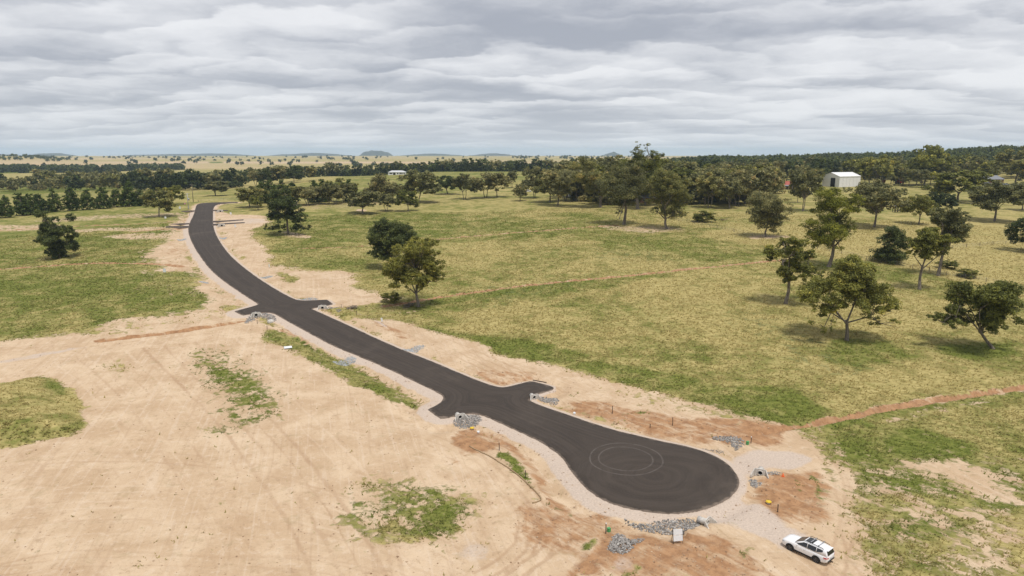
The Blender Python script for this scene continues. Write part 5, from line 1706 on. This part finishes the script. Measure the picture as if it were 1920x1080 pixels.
wf, wr = gp(1481.5, 1032), gp(1529.5, 1055)
hd = wf[:2] - wr[:2]
hd /= np.linalg.norm(hd)
rgt = np.array([hd[1], -hd[0]])
cpos = 0.5 * (wf[:2] + wr[:2]) + rgt * 0.85
zc = np.mean([ground_z(*(cpos + hd * a + rgt * b)) for a in (1.37, -1.37) for b in (0.8, -0.8)])
make_wagon(cpos, math.atan2(hd[1], hd[0]), zc - 0.02)

# --- survey posts
for i, (bx, by, tp, lb) in enumerate([(936, 844, 829, 'dark stake beside the brown spoil below the nearer crossing'), (985, 896, 881, 'dark stake at the head of the green weed strip'), (1148, 775, 760, 'dark stake on the red bank near the white bucket'),
                                      (1261, 798, 782, 'dark stake with a weed tuft at its foot above the turning circle'), (1408, 832, 819, 'dark stake with a pale top beside the green pillar and rocks'), (1458, 961, 946, 'dark stake between the yellow marker and the dirt track'),
                                      (1136, 999, 977, 'dark stake with a white cap next to the green pillar by the rock heap'), (482.5, 607, 600, 'short stake at the rim of the rock blanket'), (501, 617, 610, 'stake at the top of the grassy drain strip'),
                                      (640, 577, 570, 'stake beside the red puddle hollow'), (669, 591, 582, 'stake in weeds below the brush pile'), (1219, 802, 795, 'short stake half buried in the red bank'), (355.5, 404, 395, 'dark stake at the farthest driveway crossing')]):
    B = gp(bx, by)
    s = depth_scale(B)
    H = (by - tp) / s
    t = thing('survey_stake', lb, 'stake', B, 0.3 * i, 'survey stakes along the road')
    m = Mesh().tube([(0, 0, -0.15), (0.01, 0, H * 0.5), (0.02 * (i % 3 - 1), 0.01, H)], [0.055, 0.052, 0.048], 7)
    m.build('shaft', 'post', t)
    Mesh().tube([(0.02 * (i % 3 - 1), 0.01, H - 0.10), (0.02 * (i % 3 - 1), 0.01, H + 0.015)], 0.062, 8).build('cap', 'board' if i in (4, 6) else 'post', t)

# --- lot markers: white boards and posts


def board(bx, by, w, h, lb, lean=0.0, rz=0.0, mat='board', nm='lot_marker', cat='marker'):
    B = gp(bx, by)
    s = depth_scale(B)
    W_, H_ = w / s, h / s
    t = thing(nm, lb, cat, B, rz, 'white lot markers')
    t.rotation_euler = (0, lean, rz)
    leg = 0.30 * H_
    Mesh().box((0, 0, leg + (H_ - leg) / 2), (W_, 0.05, H_ - leg)).build('panel', mat, t, False, 0.01)
    for sg in (-1, 1):
        Mesh().box((sg * W_ * 0.38, 0.055, H_ * 0.45), (0.05, 0.05, H_ * 0.9 + 0.3)).build('leg', 'wood', t)


board(309, 513.5, 5.5, 10, 'white upright lot board on the edge of the green field by the bend')
board(310.5, 411.5, 3.4, 5.5, 'white lot board near the foot of the vase-shaped tree')
board(337.5, 393, 3.4, 5.5, 'white lot board near the power pole')
board(434, 404, 3, 6.5, 'leaning white lot board beside the upper right driveway', -0.25)
board(442.5, 428, 3, 7.5, 'leaning white lot board beside the twin driveways', -0.25)
board(717, 606, 3.2, 10, 'white leaning lot board in the grass above the straight road', -0.15)
board(505, 503, 1.8, 8, 'thin white lot post in weeds beside the bend')
board(347, 384, 3.5, 3.5, 'small pink sign beside the power pole', 0, 0, 'pink', 'small_sign', 'sign')
B = gp(540, 653)
t = thing('fallen_board', 'white lot board lying flat on the grassy strip', 'marker', B, 0.4, 'white lot markers', 0.22)
Mesh().box((0, 0, 0.02), (1.55, 1.1, 0.04), 0, 0, 0.12).build('panel', 'board', t, False, 0.01)
Mesh().box((-0.5, -0.1, -0.06), (0.05, 1.3, 0.06)).build('batten', 'wood', t)
Mesh().box((0.5, -0.1, -0.06), (0.05, 1.3, 0.06)).build('batten', 'wood', t)

# --- the bigger board below the turning circle
B = gp(1271, 1018)
t = thing('sign_board', 'blank white two-panel sign board on dark legs below the turning circle', 'sign', B, 0.16)
for z0, nm in ((0.30, 'lower'), (0.93, 'upper')):
    Mesh().box((0, 0, z0 + 0.305), (1.0, 0.03, 0.60), 0, 0, -0.20).build('panel', 'board', t, False, 0.006)
t2 = t
for o in [c for c in t2.children]:
    o.location.y = 0.0
    if o.name.endswith('.001') or True:
        zc_ = np.mean([v.co.z for v in o.data.vertices])
        o.location.y = 0.20 * (zc_ - 0.6)
for sg in (-1, 1):
    Mesh().tube([(sg * 0.53, -0.10, -0.25), (sg * 0.53, 0.06, 0.6), (sg * 0.53, 0.24, 1.56)], 0.028, 8).build('leg', 'post', t)
    Mesh().tube([(sg * 0.50, 0.62, -0.2), (sg * 0.50, 0.20, 1.30)], 0.022, 8).build('brace', 'post', t)


# --- culvert ends
def culvert(px, py, yaw, s_, lb, double=False):
    B = gp(px, py)
    t = thing('culvert_headwall', lb, 'culvert', B, yaw, 'culvert ends', 0.05)
    t.scale = (s_, s_, s_)
    r0, r1 = 0.27, 0.36
    m = Mesh().lathe([(r0, -0.06), (r1, -0.06), (r1, 1.2), (r0, 1.2), (r0, -0.06)], 'y', 22, (0, 0, 0.30))
    m.build('pipe', 'conc', t, True)
    Mesh().lathe([(0.0, 0.35), (r0, 0.35), (r0, 0.40), (0.0, 0.40)], 'y', 18, (0, 0, 0.30)).build('bore_shade', 'dark', t)  # black plug, shade down the pipe put in as colour
    m = Mesh()
    n = 14
    for k in range(n):
        a0, a1 = math.pi * k / n, math.pi * (k + 1) / n
        def pt(a, r_):
            return (r_ * math.cos(a), 0.0, 0.30 + r_ * math.sin(a))
        def out(a):
            c, s = math.cos(a), math.sin(a)
            q = min(0.62 / max(abs(c), 1e-3), 0.52 / max(s, 1e-3))
            return (q * c, 0.0, 0.30 + q * s)
        m.slab([pt(a0, r1 - 0.03), pt(a1, r1 - 0.03), out(a1), out(a0)], (0, 1, 0), 0.12)
    m.slab([(-0.62, 0, -0.2), (-0.30, 0, -0.2), (-0.30, 0, 0.30), (-0.62, 0, 0.30)], (0, 1, 0), 0.12)
    m.slab([(0.30, 0, -0.2), (0.62, 0, -0.2), (0.62, 0, 0.30), (0.30, 0, 0.30)], (0, 1, 0), 0.12)
    m.build('headwall', 'conc', t)
    for sg in (-1, 1):
        Mesh().slab([(sg * 0.62, 0.06, -0.2), (sg * 1.0, -0.65, -0.2), (sg * 1.0, -0.65, 0.15), (sg * 0.62, 0.06, 0.78)], (sg, 0.4, 0), 0.10).build('wing', 'conc', t)


culvert(863, 785, math.radians(28), 1.0, 'pale concrete culvert end under the lower driveway of the nearer crossing')
culvert(1002, 748, math.radians(25), 0.95, 'pale concrete culvert end under the upper driveway of the nearer crossing')
culvert(480.5, 592, math.radians(25), 1.25, 'pale concrete culvert end in the rock blanket of the farther crossing')
culvert(604.5, 578, math.radians(25), 1.25, 'pale concrete culvert end beside the red puddle hollow')
culvert(1425, 890, math.radians(-25), 1.0, 'concrete pipe end below the pale gravel pad')
culvert(1327, 981, math.radians(50), 0.95, 'concrete culvert end beside the dirt track near the sign board')
culvert(388 + 28, 424.5, 0.2, 1.6, 'small concrete culvert end under the twin driveways')
culvert(413, 397.5, 0.2, 1.6, 'small concrete culvert end under the upper right driveway')
B = gp(507.5, 601)
t = thing('concrete_chunk', 'rounded pale concrete block on the rock blanket', 'block', B, 0.3)
Mesh().lathe([(0.0, -0.1), (0.75, -0.1), (0.8, 0.2), (0.68, 0.5), (0.35, 0.66), (0.0, 0.7)], 'z', 11).build('block', 'conc', t, False)

# --- small plastic things
for px, py, lb in ((1077, 775, 'white bucket on the red bank above the road'), (897, 806, 'white bucket below the rock apron')):
    t = thing('bucket', lb, 'bucket', gp(px, py), 0, 'white buckets')
    Mesh().lathe([(0.0, 0.0), (0.15, 0.0), (0.19, 0.40), (0.175, 0.40), (0.14, 0.03), (0.0, 0.03)], 'z', 18).build('shell', 'board', t, True)
    Mesh().lathe([(0.185, 0.37), (0.205, 0.37), (0.205, 0.405), (0.185, 0.405), (0.185, 0.37)], 'z', 18).build('rim', 'board', t)
for px, py, lb in ((885, 799, 'yellow water marker beside the rock apron'), (1441, 942, 'yellow water marker on the orange spoil')):
    t = thing('water_marker', lb, 'marker', gp(px, py), 0.4, 'yellow water markers')
    Mesh().lathe([(0.0, 0.0), (0.20, 0.0), (0.22, 0.20), (0.20, 0.24), (0.0, 0.24)], 'z', 16).build('base', 'conc', t, True)
    Mesh().lathe([(0.30, 0.22), (0.34, 0.25), (0.31, 0.34), (0.16, 0.38), (0.0, 0.38), (0.0, 0.22), (0.30, 0.22)], 'z', 16).build('lid', 'yellow', t, True)
for px, py, lb in ((1141.5, 994, 'green service pillar beside the white-capped stake'), (1401.5, 834, 'green service pillar in weeds beside the pale-topped stake')):
    t = thing('service_pillar', lb, 'pillar', gp(px, py), 0.5, 'green service pillars')
    Mesh().box((0, 0, 0.18), (0.36, 0.30, 0.46)).build('cabinet', 'green', t, False, 0.03)
    Mesh().box((0, 0, 0.44), (0.40, 0.34, 0.07)).build('lid', 'green', t, False, 0.03)
t = thing('traffic_cone', 'tiny orange cone at the end of the rocks by the gravel pad', 'cone', gp(1468, 894), 0)
Mesh().lathe([(0.17, 0.03), (0.03, 0.45), (0.0, 0.45)], 'z', 14).build('cone', 'coneo', t, True)
Mesh().box((0, 0, 0.015), (0.38, 0.38, 0.03)).build('base', 'coneo', t)

# --- ground litter
P = poly_w([(880, 837), (908, 850), (935, 866), (962, 884), (985, 902), (1003, 920), (1017, 935), (1008, 942), (998, 944)])
P = resample(chaikin(P, 2, False), 0.4, False)
m = Mesh()
m.tube([(p[0], p[1], ground_z(*p) + 0.07) for p in P], 0.085, 8)
tag(m.build('silt_sock', 'tan', None, True), 'tan fibre sock laid along the weed strip below the road', 'silt sock')
t = thing('timber_plank', 'dark timber plank lying past the end of the upper driveway', 'plank', gp(1012, 714), -0.45, None, 0.10)
Mesh().box((0, 0, 0), (2.6, 0.25, 0.08), 0, 0.02).build('board', 'post', t, False, 0.01)
for (px, py), lb, n_, sc in (((662, 579), 'heap of grey dead branches by the stake above the crossing', 16, 1.3), ((768, 574), 'brown fallen branches under the yellowish tiered eucalypt', 14, 1.9), ((1352, 413), 'grey fallen log and limbs near the round green bush', 6, 2.2)):
    rg = random.Random(px)
    t = thing('brush_pile', lb, 'brush pile', gp(px, py), rg.uniform(0, 3))
    for k in range(n_):
        a = rg.uniform(0, 6.28)
        l = sc * rg.uniform(0.5, 1.1)
        c = (rg.gauss(0, 0.4 * sc), rg.gauss(0, 0.3 * sc), 0.12 + rg.uniform(0, 0.25 * sc))
        dx, dy, dz2 = math.cos(a) * l, math.sin(a) * l, rg.uniform(-0.2, 0.35) * l
        Mesh().tube([(c[0] - dx, c[1] - dy, max(0.03, c[2] - dz2)), (c[0] + 0.1, c[1], c[2] + 0.08), (c[0] + dx, c[1] + dy, max(0.03, c[2] + dz2))], [0.09, 0.07, 0.03], 6).build('branch', 'wood', t, True)


# --- fences
def fence(pts, spacing, h, lb, group=None):
    P = chaikin(poly_w(pts), 2, False)
    P = resample(P, spacing, False)
    t = thing('wire_fence', lb, 'fence', P[0])
    inv_ = t.matrix_basis.inverted() if False else Matrix.Translation(-Vector(t.location))
    Q = [Vector((p[0], p[1], ground_z(p[0], p[1]))) - Vector(t.location) for p in P]
    pm = None
    for i, q in enumerate(Q):
        big = i % 8 == 0
        if pm is None or True:
            ob = None
            key = 'post_big' if big else 'post'
            if key not in _FM:
                r_ = 0.13 if big else 0.075
                o = Mesh().tube([(0, 0, -0.3), (0.01, 0, h * 0.5), (0.0, 0.02, h * (1.12 if big else 1.0))], [r_, r_ * 0.95, r_ * 0.85], 7).build('post', 'wood', t)
                _FM[key] = o.data
            else:
                o = link('post', _FM[key], t)
            o.location = q
            o.rotation_euler = (random.uniform(-0.06, 0.06), random.uniform(-0.06, 0.06), random.uniform(0, 3))
    for wz in (0.3, 0.55, 0.8, 1.02):
        Mesh().tube([(q.x, q.y, q.z + wz * h) for q in Q], 0.012, 4, False).build('wire', 'steel', t)


_FM = {}
fence([(1258, 412), (1300, 419), (1350, 430), (1400, 440), (1460, 452), (1520, 464), (1573, 475), (1619, 486), (1673, 496), (1713, 504), (1798, 521), (1870, 532), (1960, 553)], 5.0, 1.25, 'long post and wire fence dividing green grass from straw paddock')
fence([(372, 379), (392, 377), (410, 376), (423, 375.5), (446, 375)], 6.0, 1.4, 'short post and wire fence outside the road bend')
fence([(1760, 468), (1830, 462), (1900, 456), (1960, 452)], 6.0, 1.2, 'faint wire fence across the straw rise behind the slender eucalypts')

# --- power pole and cable pole at the crest
for px, by, tp, lb in ((362.5, 379, 346, 'timber power pole beyond the road bend'), (353.5, 392, 362, 'grey pole with a transformer beside the road')):
    B = gp(px, by)
    s = depth_scale(B)
    H = (by - tp) / s
    t = thing('power_pole', lb, 'pole', B, 0.35)
    Mesh().tube([(0, 0, -0.5), (0, 0, H)], [0.20, 0.13], 9).build('pole', 'wood' if px > 360 else 'steel', t, True)
    for k, z in enumerate((H - 0.4, H - 1.5)[:1 if px > 360 else 2]):
        ca = Mesh().box((0, 0, z), (2.6, 0.12, 0.14)).build('crossarm', 'wood' if px > 360 else 'steel', t)
        for sx in (-1.1, -0.4, 0.4, 1.1):
            Mesh().lathe([(0.0, 0.07), (0.06, 0.07), (0.07, 0.2), (0.03, 0.28), (0.0, 0.28)], 'z', 8, (sx, 0, z)).build('insulator', 'pale', ca, True)
    if px < 360:
        Mesh().lathe([(0.0, 0), (0.38, 0), (0.38, 1.3), (0.0, 1.35)], 'z', 12, (0.55, 0, H * 0.55)).build('transformer', 'steel', t, True)
        Mesh().box((0, -0.28, 1.2), (0.5, 0.35, 1.6)).build('switch_box', 'steel', t, False, 0.03)
        Mesh().box((0, -0.26, 0.1), (0.45, 0.3, 0.5)).build('kiosk', 'brick', t)


# --- houses and sheds
def house(name, lb, P, rz, L, Wd, hwall, hroof, wall, roof, over=0.5, hip=0.35, windows=(), door=None, verandah=None):
    t = thing(name, lb, 'house' if 'house' in name else 'shed', P, rz)
    w = Mesh()
    w.box((0, 0, hwall / 2 - 0.3), (L, Wd, hwall + 0.6))
    wl = w.build('wall', wall, t)
    a, b = L / 2 + over, Wd / 2 + over
    k = L / 2 - hip * Wd
    m = Mesh()
    m.V = [(-a, -b, hwall), (a, -b, hwall), (a, b, hwall), (-a, b, hwall), (-k, 0, hwall + hroof), (k, 0, hwall + hroof)]
    m.F = [(0, 1, 5, 4), (1, 2, 5), (2, 3, 4, 5), (3, 0, 4), (0, 3, 2, 1)]
    rf = m.build('roof', roof, t)
    Mesh().tube([(-k, 0, hwall + hroof + 0.02), (k, 0, hwall + hroof + 0.02)], 0.10, 6).build('ridge_cap', roof, rf)
    for (x, z, ww, hh) in windows:
        wd = Mesh().box((x, -Wd / 2 - 0.03, z), (ww + 0.16, 0.06, hh + 0.16)).build('window', 'white', t)
        Mesh().box((x, -Wd / 2 - 0.065, z), (ww, 0.03, hh)).build('pane', 'glass', wd)
    if door:
        Mesh().box((door[0], -Wd / 2 - 0.04, door[2] / 2), (door[1], 0.08, door[2])).build('door', 'dark', t)
    if verandah:
        z0, dpt, vm = verandah
        Mesh().slab([(-a, -b - dpt, z0), (a, -b - dpt, z0), (a, -b + 0.1, z0 + 0.7), (-a, -b + 0.1, z0 + 0.7)], (0, -0.2, 1), 0.08).build('verandah_roof', vm, t)
        for q in np.linspace(-a + 0.1, a - 0.1, 6):
            Mesh().box((q, -b - dpt + 0.1, z0 / 2), (0.14, 0.14, z0)).build('verandah_post', 'white', t)
    return t


P = at_depth(745, 800)
P = gp(745, 327.5)
s = depth_scale(P)
Lh = 32 / s
house('white_house', 'long white house with pale roof alone on the far green rise', P, 0.05, Lh, 8.5, 2.9, 1.7, 'white', 'pale', 0.5, 0.4, [(-0.38 * Lh, 1.5, 1.6, 1.3), (-0.30 * Lh, 1.5, 1.4, 1.3), (0.05 * Lh, 1.5, 1.6, 1.3), (0.2 * Lh, 1.5, 1.8, 1.3), (0.3 * Lh, 1.5, 1.4, 1.3), (0.42 * Lh, 1.5, 1.4, 1.3)], (-0.15 * Lh, 2.6, 2.3))

# white machinery shed: gable end with a black panel for the shaded opening towards the left, long wall towards the right
P = gp(1573, 351)
s = depth_scale(P)
gw, sl, eh, rh = 30 / s / math.cos(0.72), 36 / s / math.cos(0.85), 19.5 / s, 26.5 / s
t = thing('machinery_shed', 'big white machinery shed with a black panel for the shaded opening in its gable', 'shed', P, math.radians(-66))
# local frame: corner nearest the road at the origin, gable along -x, long wall along +y turned to face right
m = Mesh()
m.slab([(0, 0, -0.5), (-gw, 0, -0.5), (-gw, 0, eh), (-gw / 2, 0, rh), (0, 0, eh)], (0, 1, 0), 0.2)
m.build('gable_wall', 'white', t)
Mesh().slab([(0, 0.2, -0.5), (0, sl, -0.5), (0, sl, eh), (0, 0.2, eh)], (-1, 0, 0), 0.2).build('side_wall', 'white', t)
Mesh().slab([(-gw, 0.2, -0.5), (-gw, sl, -0.5), (-gw, sl, eh), (-gw, 0.2, eh)], (1, 0, 0), 0.2).build('side_wall', 'white', t)
Mesh().slab([(0, sl, -0.5), (-gw, sl, -0.5), (-gw, sl, eh), (-gw / 2, sl, rh), (0, sl, eh)], (0, 1, 0), 0.2).build('rear_wall', 'white', t)
for sg, x0 in ((1, 0.35), (-1, -gw - 0.35)):
    Mesh().slab([(x0, -0.4, eh - 0.05), (x0, sl + 0.5, eh - 0.05), (-gw / 2, sl + 0.5, rh + 0.05), (-gw / 2, -0.4, rh + 0.05)], (0.1 * sg, 0, 1), 0.12).build('roof', 'white', t)
Mesh().box((-gw * 0.37, -0.04, eh * 0.43), (gw * 0.26, 0.08, eh * 0.86)).build('doorway_shade', 'dark', t)  # black panel on the wall, painted shade of the open door
for k in range(1, 6):
    Mesh().box((0.04, sl * k / 6, eh * 0.45), (0.08, 0.10, eh * 0.9)).build('wall_rib', 'pale', t)

P = gp(1469, 354)
house('farm_house', 'low brown house with red ridge roof and white verandah among dark trees', P, -0.05, 13, 8, 2.8, 2.9, 'brick', 'roofred', 0.5, 0.2, [(-3.5, 1.5, 1.3, 1.2), (0.2, 1.5, 1.3, 1.2), (3.6, 1.5, 1.3, 1.2)], (-1.6, 1.0, 2.1), (2.35, 2.4, 'grey'))
P = gp(1858, 342)
house('farm_house', 'grey-roofed house behind the row of parked white vehicles', P, 0.15, 15, 10, 2.8, 3.2, 'brick', 'grey', 0.6, 0.25, [(-4, 1.5, 1.6, 1.2), (4.5, 1.5, 1.6, 1.2)], (1.5, 2.4, 2.2))
P = gp(1078, 368)
house('garden_shed', 'small grey-white shed under the homestead gums', P, 0.1, 9, 5.5, 2.3, 1.3, 'pale', 'grey', 0.3, 0.2, [(-1.5, 1.3, 0.9, 0.8)], (1.5, 1.2, 2.0))
P = gp(1205, 379)
house('homestead_house', 'brown homestead glimpsed between the big gums', P, -0.1, 14, 9, 2.8, 2.4, 'brick', 'grey', 0.6, 0.3, [(-4, 1.5, 1.5, 1.2), (0.5, 1.5, 1.5, 1.2)], (3.0, 1.2, 2.1))


def small_car(px, py, rz, lb, paint='white', ute=False, L=4.9):
    P = gp(px, py)
    t = thing('parked_car', lb, 'car', P, rz, 'vehicles parked at the farm')
    m = Mesh()
    prof = [(-L / 2, 0.45), (-L / 2 + 0.05, 0.95), (-L / 2 + 0.9, 1.0), (L / 2 - 1.2, 1.02), (L / 2 - 0.1, 0.85), (L / 2, 0.45), (L / 2 - 0.3, 0.3), (-L / 2 + 0.3, 0.3)]
    m.slab([(x, -0.9, z) for x, z in prof], (0, 1, 0), 1.8)
    m.build('body', paint, t, False, 0.05)
    x0, x1 = (-0.4, 1.3) if ute else (-L / 2 + 0.15, 1.3)
    cab = Mesh()
    cab.slab([(x, -0.78, z) for x, z in ((x0, 0.98), (x0 + 0.2, 1.68), (x1 - 0.75, 1.70), (x1, 1.0))], (0, 1, 0), 1.56)
    cab.build('cabin', paint, t, False, 0.05)
    for sg in (-1, 1):
        Mesh().slab([(x, sg * 0.785, z) for x, z in ((x0 + 0.2, 1.08), (x0 + 0.32, 1.58), (x1 - 0.8, 1.6), (x1 - 0.3, 1.08))], (0, sg, 0), 0.012).build('side_window', 'glass', t)
        for wx_ in (L * 0.29, -L * 0.29):
            Mesh().lathe([(0.0, -0.11), (0.33, -0.11), (0.35, 0.0), (0.33, 0.11), (0.0, 0.11)], 'y', 16, (wx_, sg * 0.8, 0.34)).build('wheel', 'tyre', t)
    if ute:
        Mesh().box((-1.45, 0, 1.12), (2.0, 1.85, 0.30)).build('tray', 'steel', t)
    return t


small_car(1852, 345, 0.05, 'white utility with a long tray in front of the grey-roofed house', 'white', True, 5.4)
small_car(1868, 346, 0.2, 'white wagon parked beside the tray utility', 'white')
small_car(1886, 347, -0.1, 'pale utility with a blue tray end under the tall brown-green gum', 'white', True)
small_car(1912, 339, 0.3, 'dark four-wheel drive parked by the house trees', 'black')
small_car(1914, 349, 0.0, 'white van half out of sight beside the dark dense tree', 'white')
small_car(1220, 373, 0.25, 'white car parked by the homestead', 'white')
small_car(990, 360, 0.1, 'small white car at the outer corner of the wood', 'white')
# orange and red farm machinery beside the white shed
P = gp(1651, 345)
t = thing('grain_trailer', 'orange farm trailer standing behind the many-stemmed eucalypt', 'trailer', P, 0.2)
Mesh().slab([(-3.4, -1.2, 1.0), (3.4, -1.2, 1.0), (4.0, -1.2, 3.6), (-4.0, -1.2, 3.6)], (0, 1, 0), 2.4).build('hopper', 'orange', t)
Mesh().box((0, 0, 0.85), (7.6, 1.0, 0.2)).build('chassis', 'black', t)
for x in (-2.2, 2.2):
    for sg in (-1, 1):
        Mesh().lathe([(0.0, -0.15), (0.48, -0.15), (0.5, 0.0), (0.48, 0.15), (0.0, 0.15)], 'y', 16, (x, sg * 1.0, 0.5)).build('wheel', 'tyre', t)
P = gp(1686, 345)
t = thing('harvester', 'dark red harvester by the wide olive gum', 'machine', P, 0.1)
Mesh().slab([(-3.0, -1.4, 1.0), (3.2, -1.4, 1.0), (3.2, -1.4, 2.2), (0.8, -1.4, 3.8), (-2.4, -1.4, 3.8), (-3.0, -1.4, 2.6)], (0, 1, 0), 2.8).build('body', 'redm', t, False, 0.05)
Mesh().box((-2.1, 0, 4.3), (1.6, 1.7, 1.2)).build('cab', 'glass', t, False, 0.05)
Mesh().tube([(1.5, -1.5, 3.6), (5.0, -1.6, 1.7)], 0.22, 8).build('auger', 'redm', t)
for x, r_ in ((-1.9, 0.95), (2.2, 0.6)):
    for sg in (-1, 1):
        Mesh().lathe([(0.0, -0.28), (r_ * 0.95, -0.28), (r_, 0.0), (r_ * 0.95, 0.28), (0.0, 0.28)], 'y', 18, (x, sg * 1.5, r_)).build('wheel', 'tyre', t)
# dark stock yard frame under the many-stemmed tree
P = gp(1683, 398)
t = thing('cattle_crush', 'dark timber stock frame beside the many-stemmed eucalypt', 'frame', P, 0.1)
for x in (-2.2, -0.7, 0.7, 2.2):
    for y_ in (-0.8, 0.8):
        Mesh().box((x, y_, 1.4), (0.2, 0.2, 3.2)).build('post', 'post', t)
for z in (0.8, 1.6, 2.4, 3.0):
    for y_ in (-0.8, 0.8):
        Mesh().box((0, y_ * 1.12, z), (4.8, 0.06, 0.16)).build('rail', 'post', t)
Mesh().box((0, 0, 3.2), (5.0, 2.4, 0.1), 0, 0.03).build('roof', 'grey', t)
# ------------------------------------------------------------------ the air
HM = bpy.data.materials.new('haze')
HM.use_nodes = True
HN = NT(HM.node_tree)
pv = HN.n('ShaderNodeVolumePrincipled')
pv.inputs['Color'].default_value = (0.58, 0.77, 1.0, 1)
pv.inputs['Density'].default_value = 7.0e-5
pv.inputs['Anisotropy'].default_value = 0.0
HN.n('ShaderNodeOutputMaterial', i_Volume=pv.outputs[0])
hb = Mesh()
zlo, zhi = float(GZ.min()) - 2.0, 92.0
hb.box((0, 0, (zlo + zhi) / 2), (32600, 32600, zhi - zlo))
ho = hb.build('haze', HM)
tag(ho, kind='stuff')
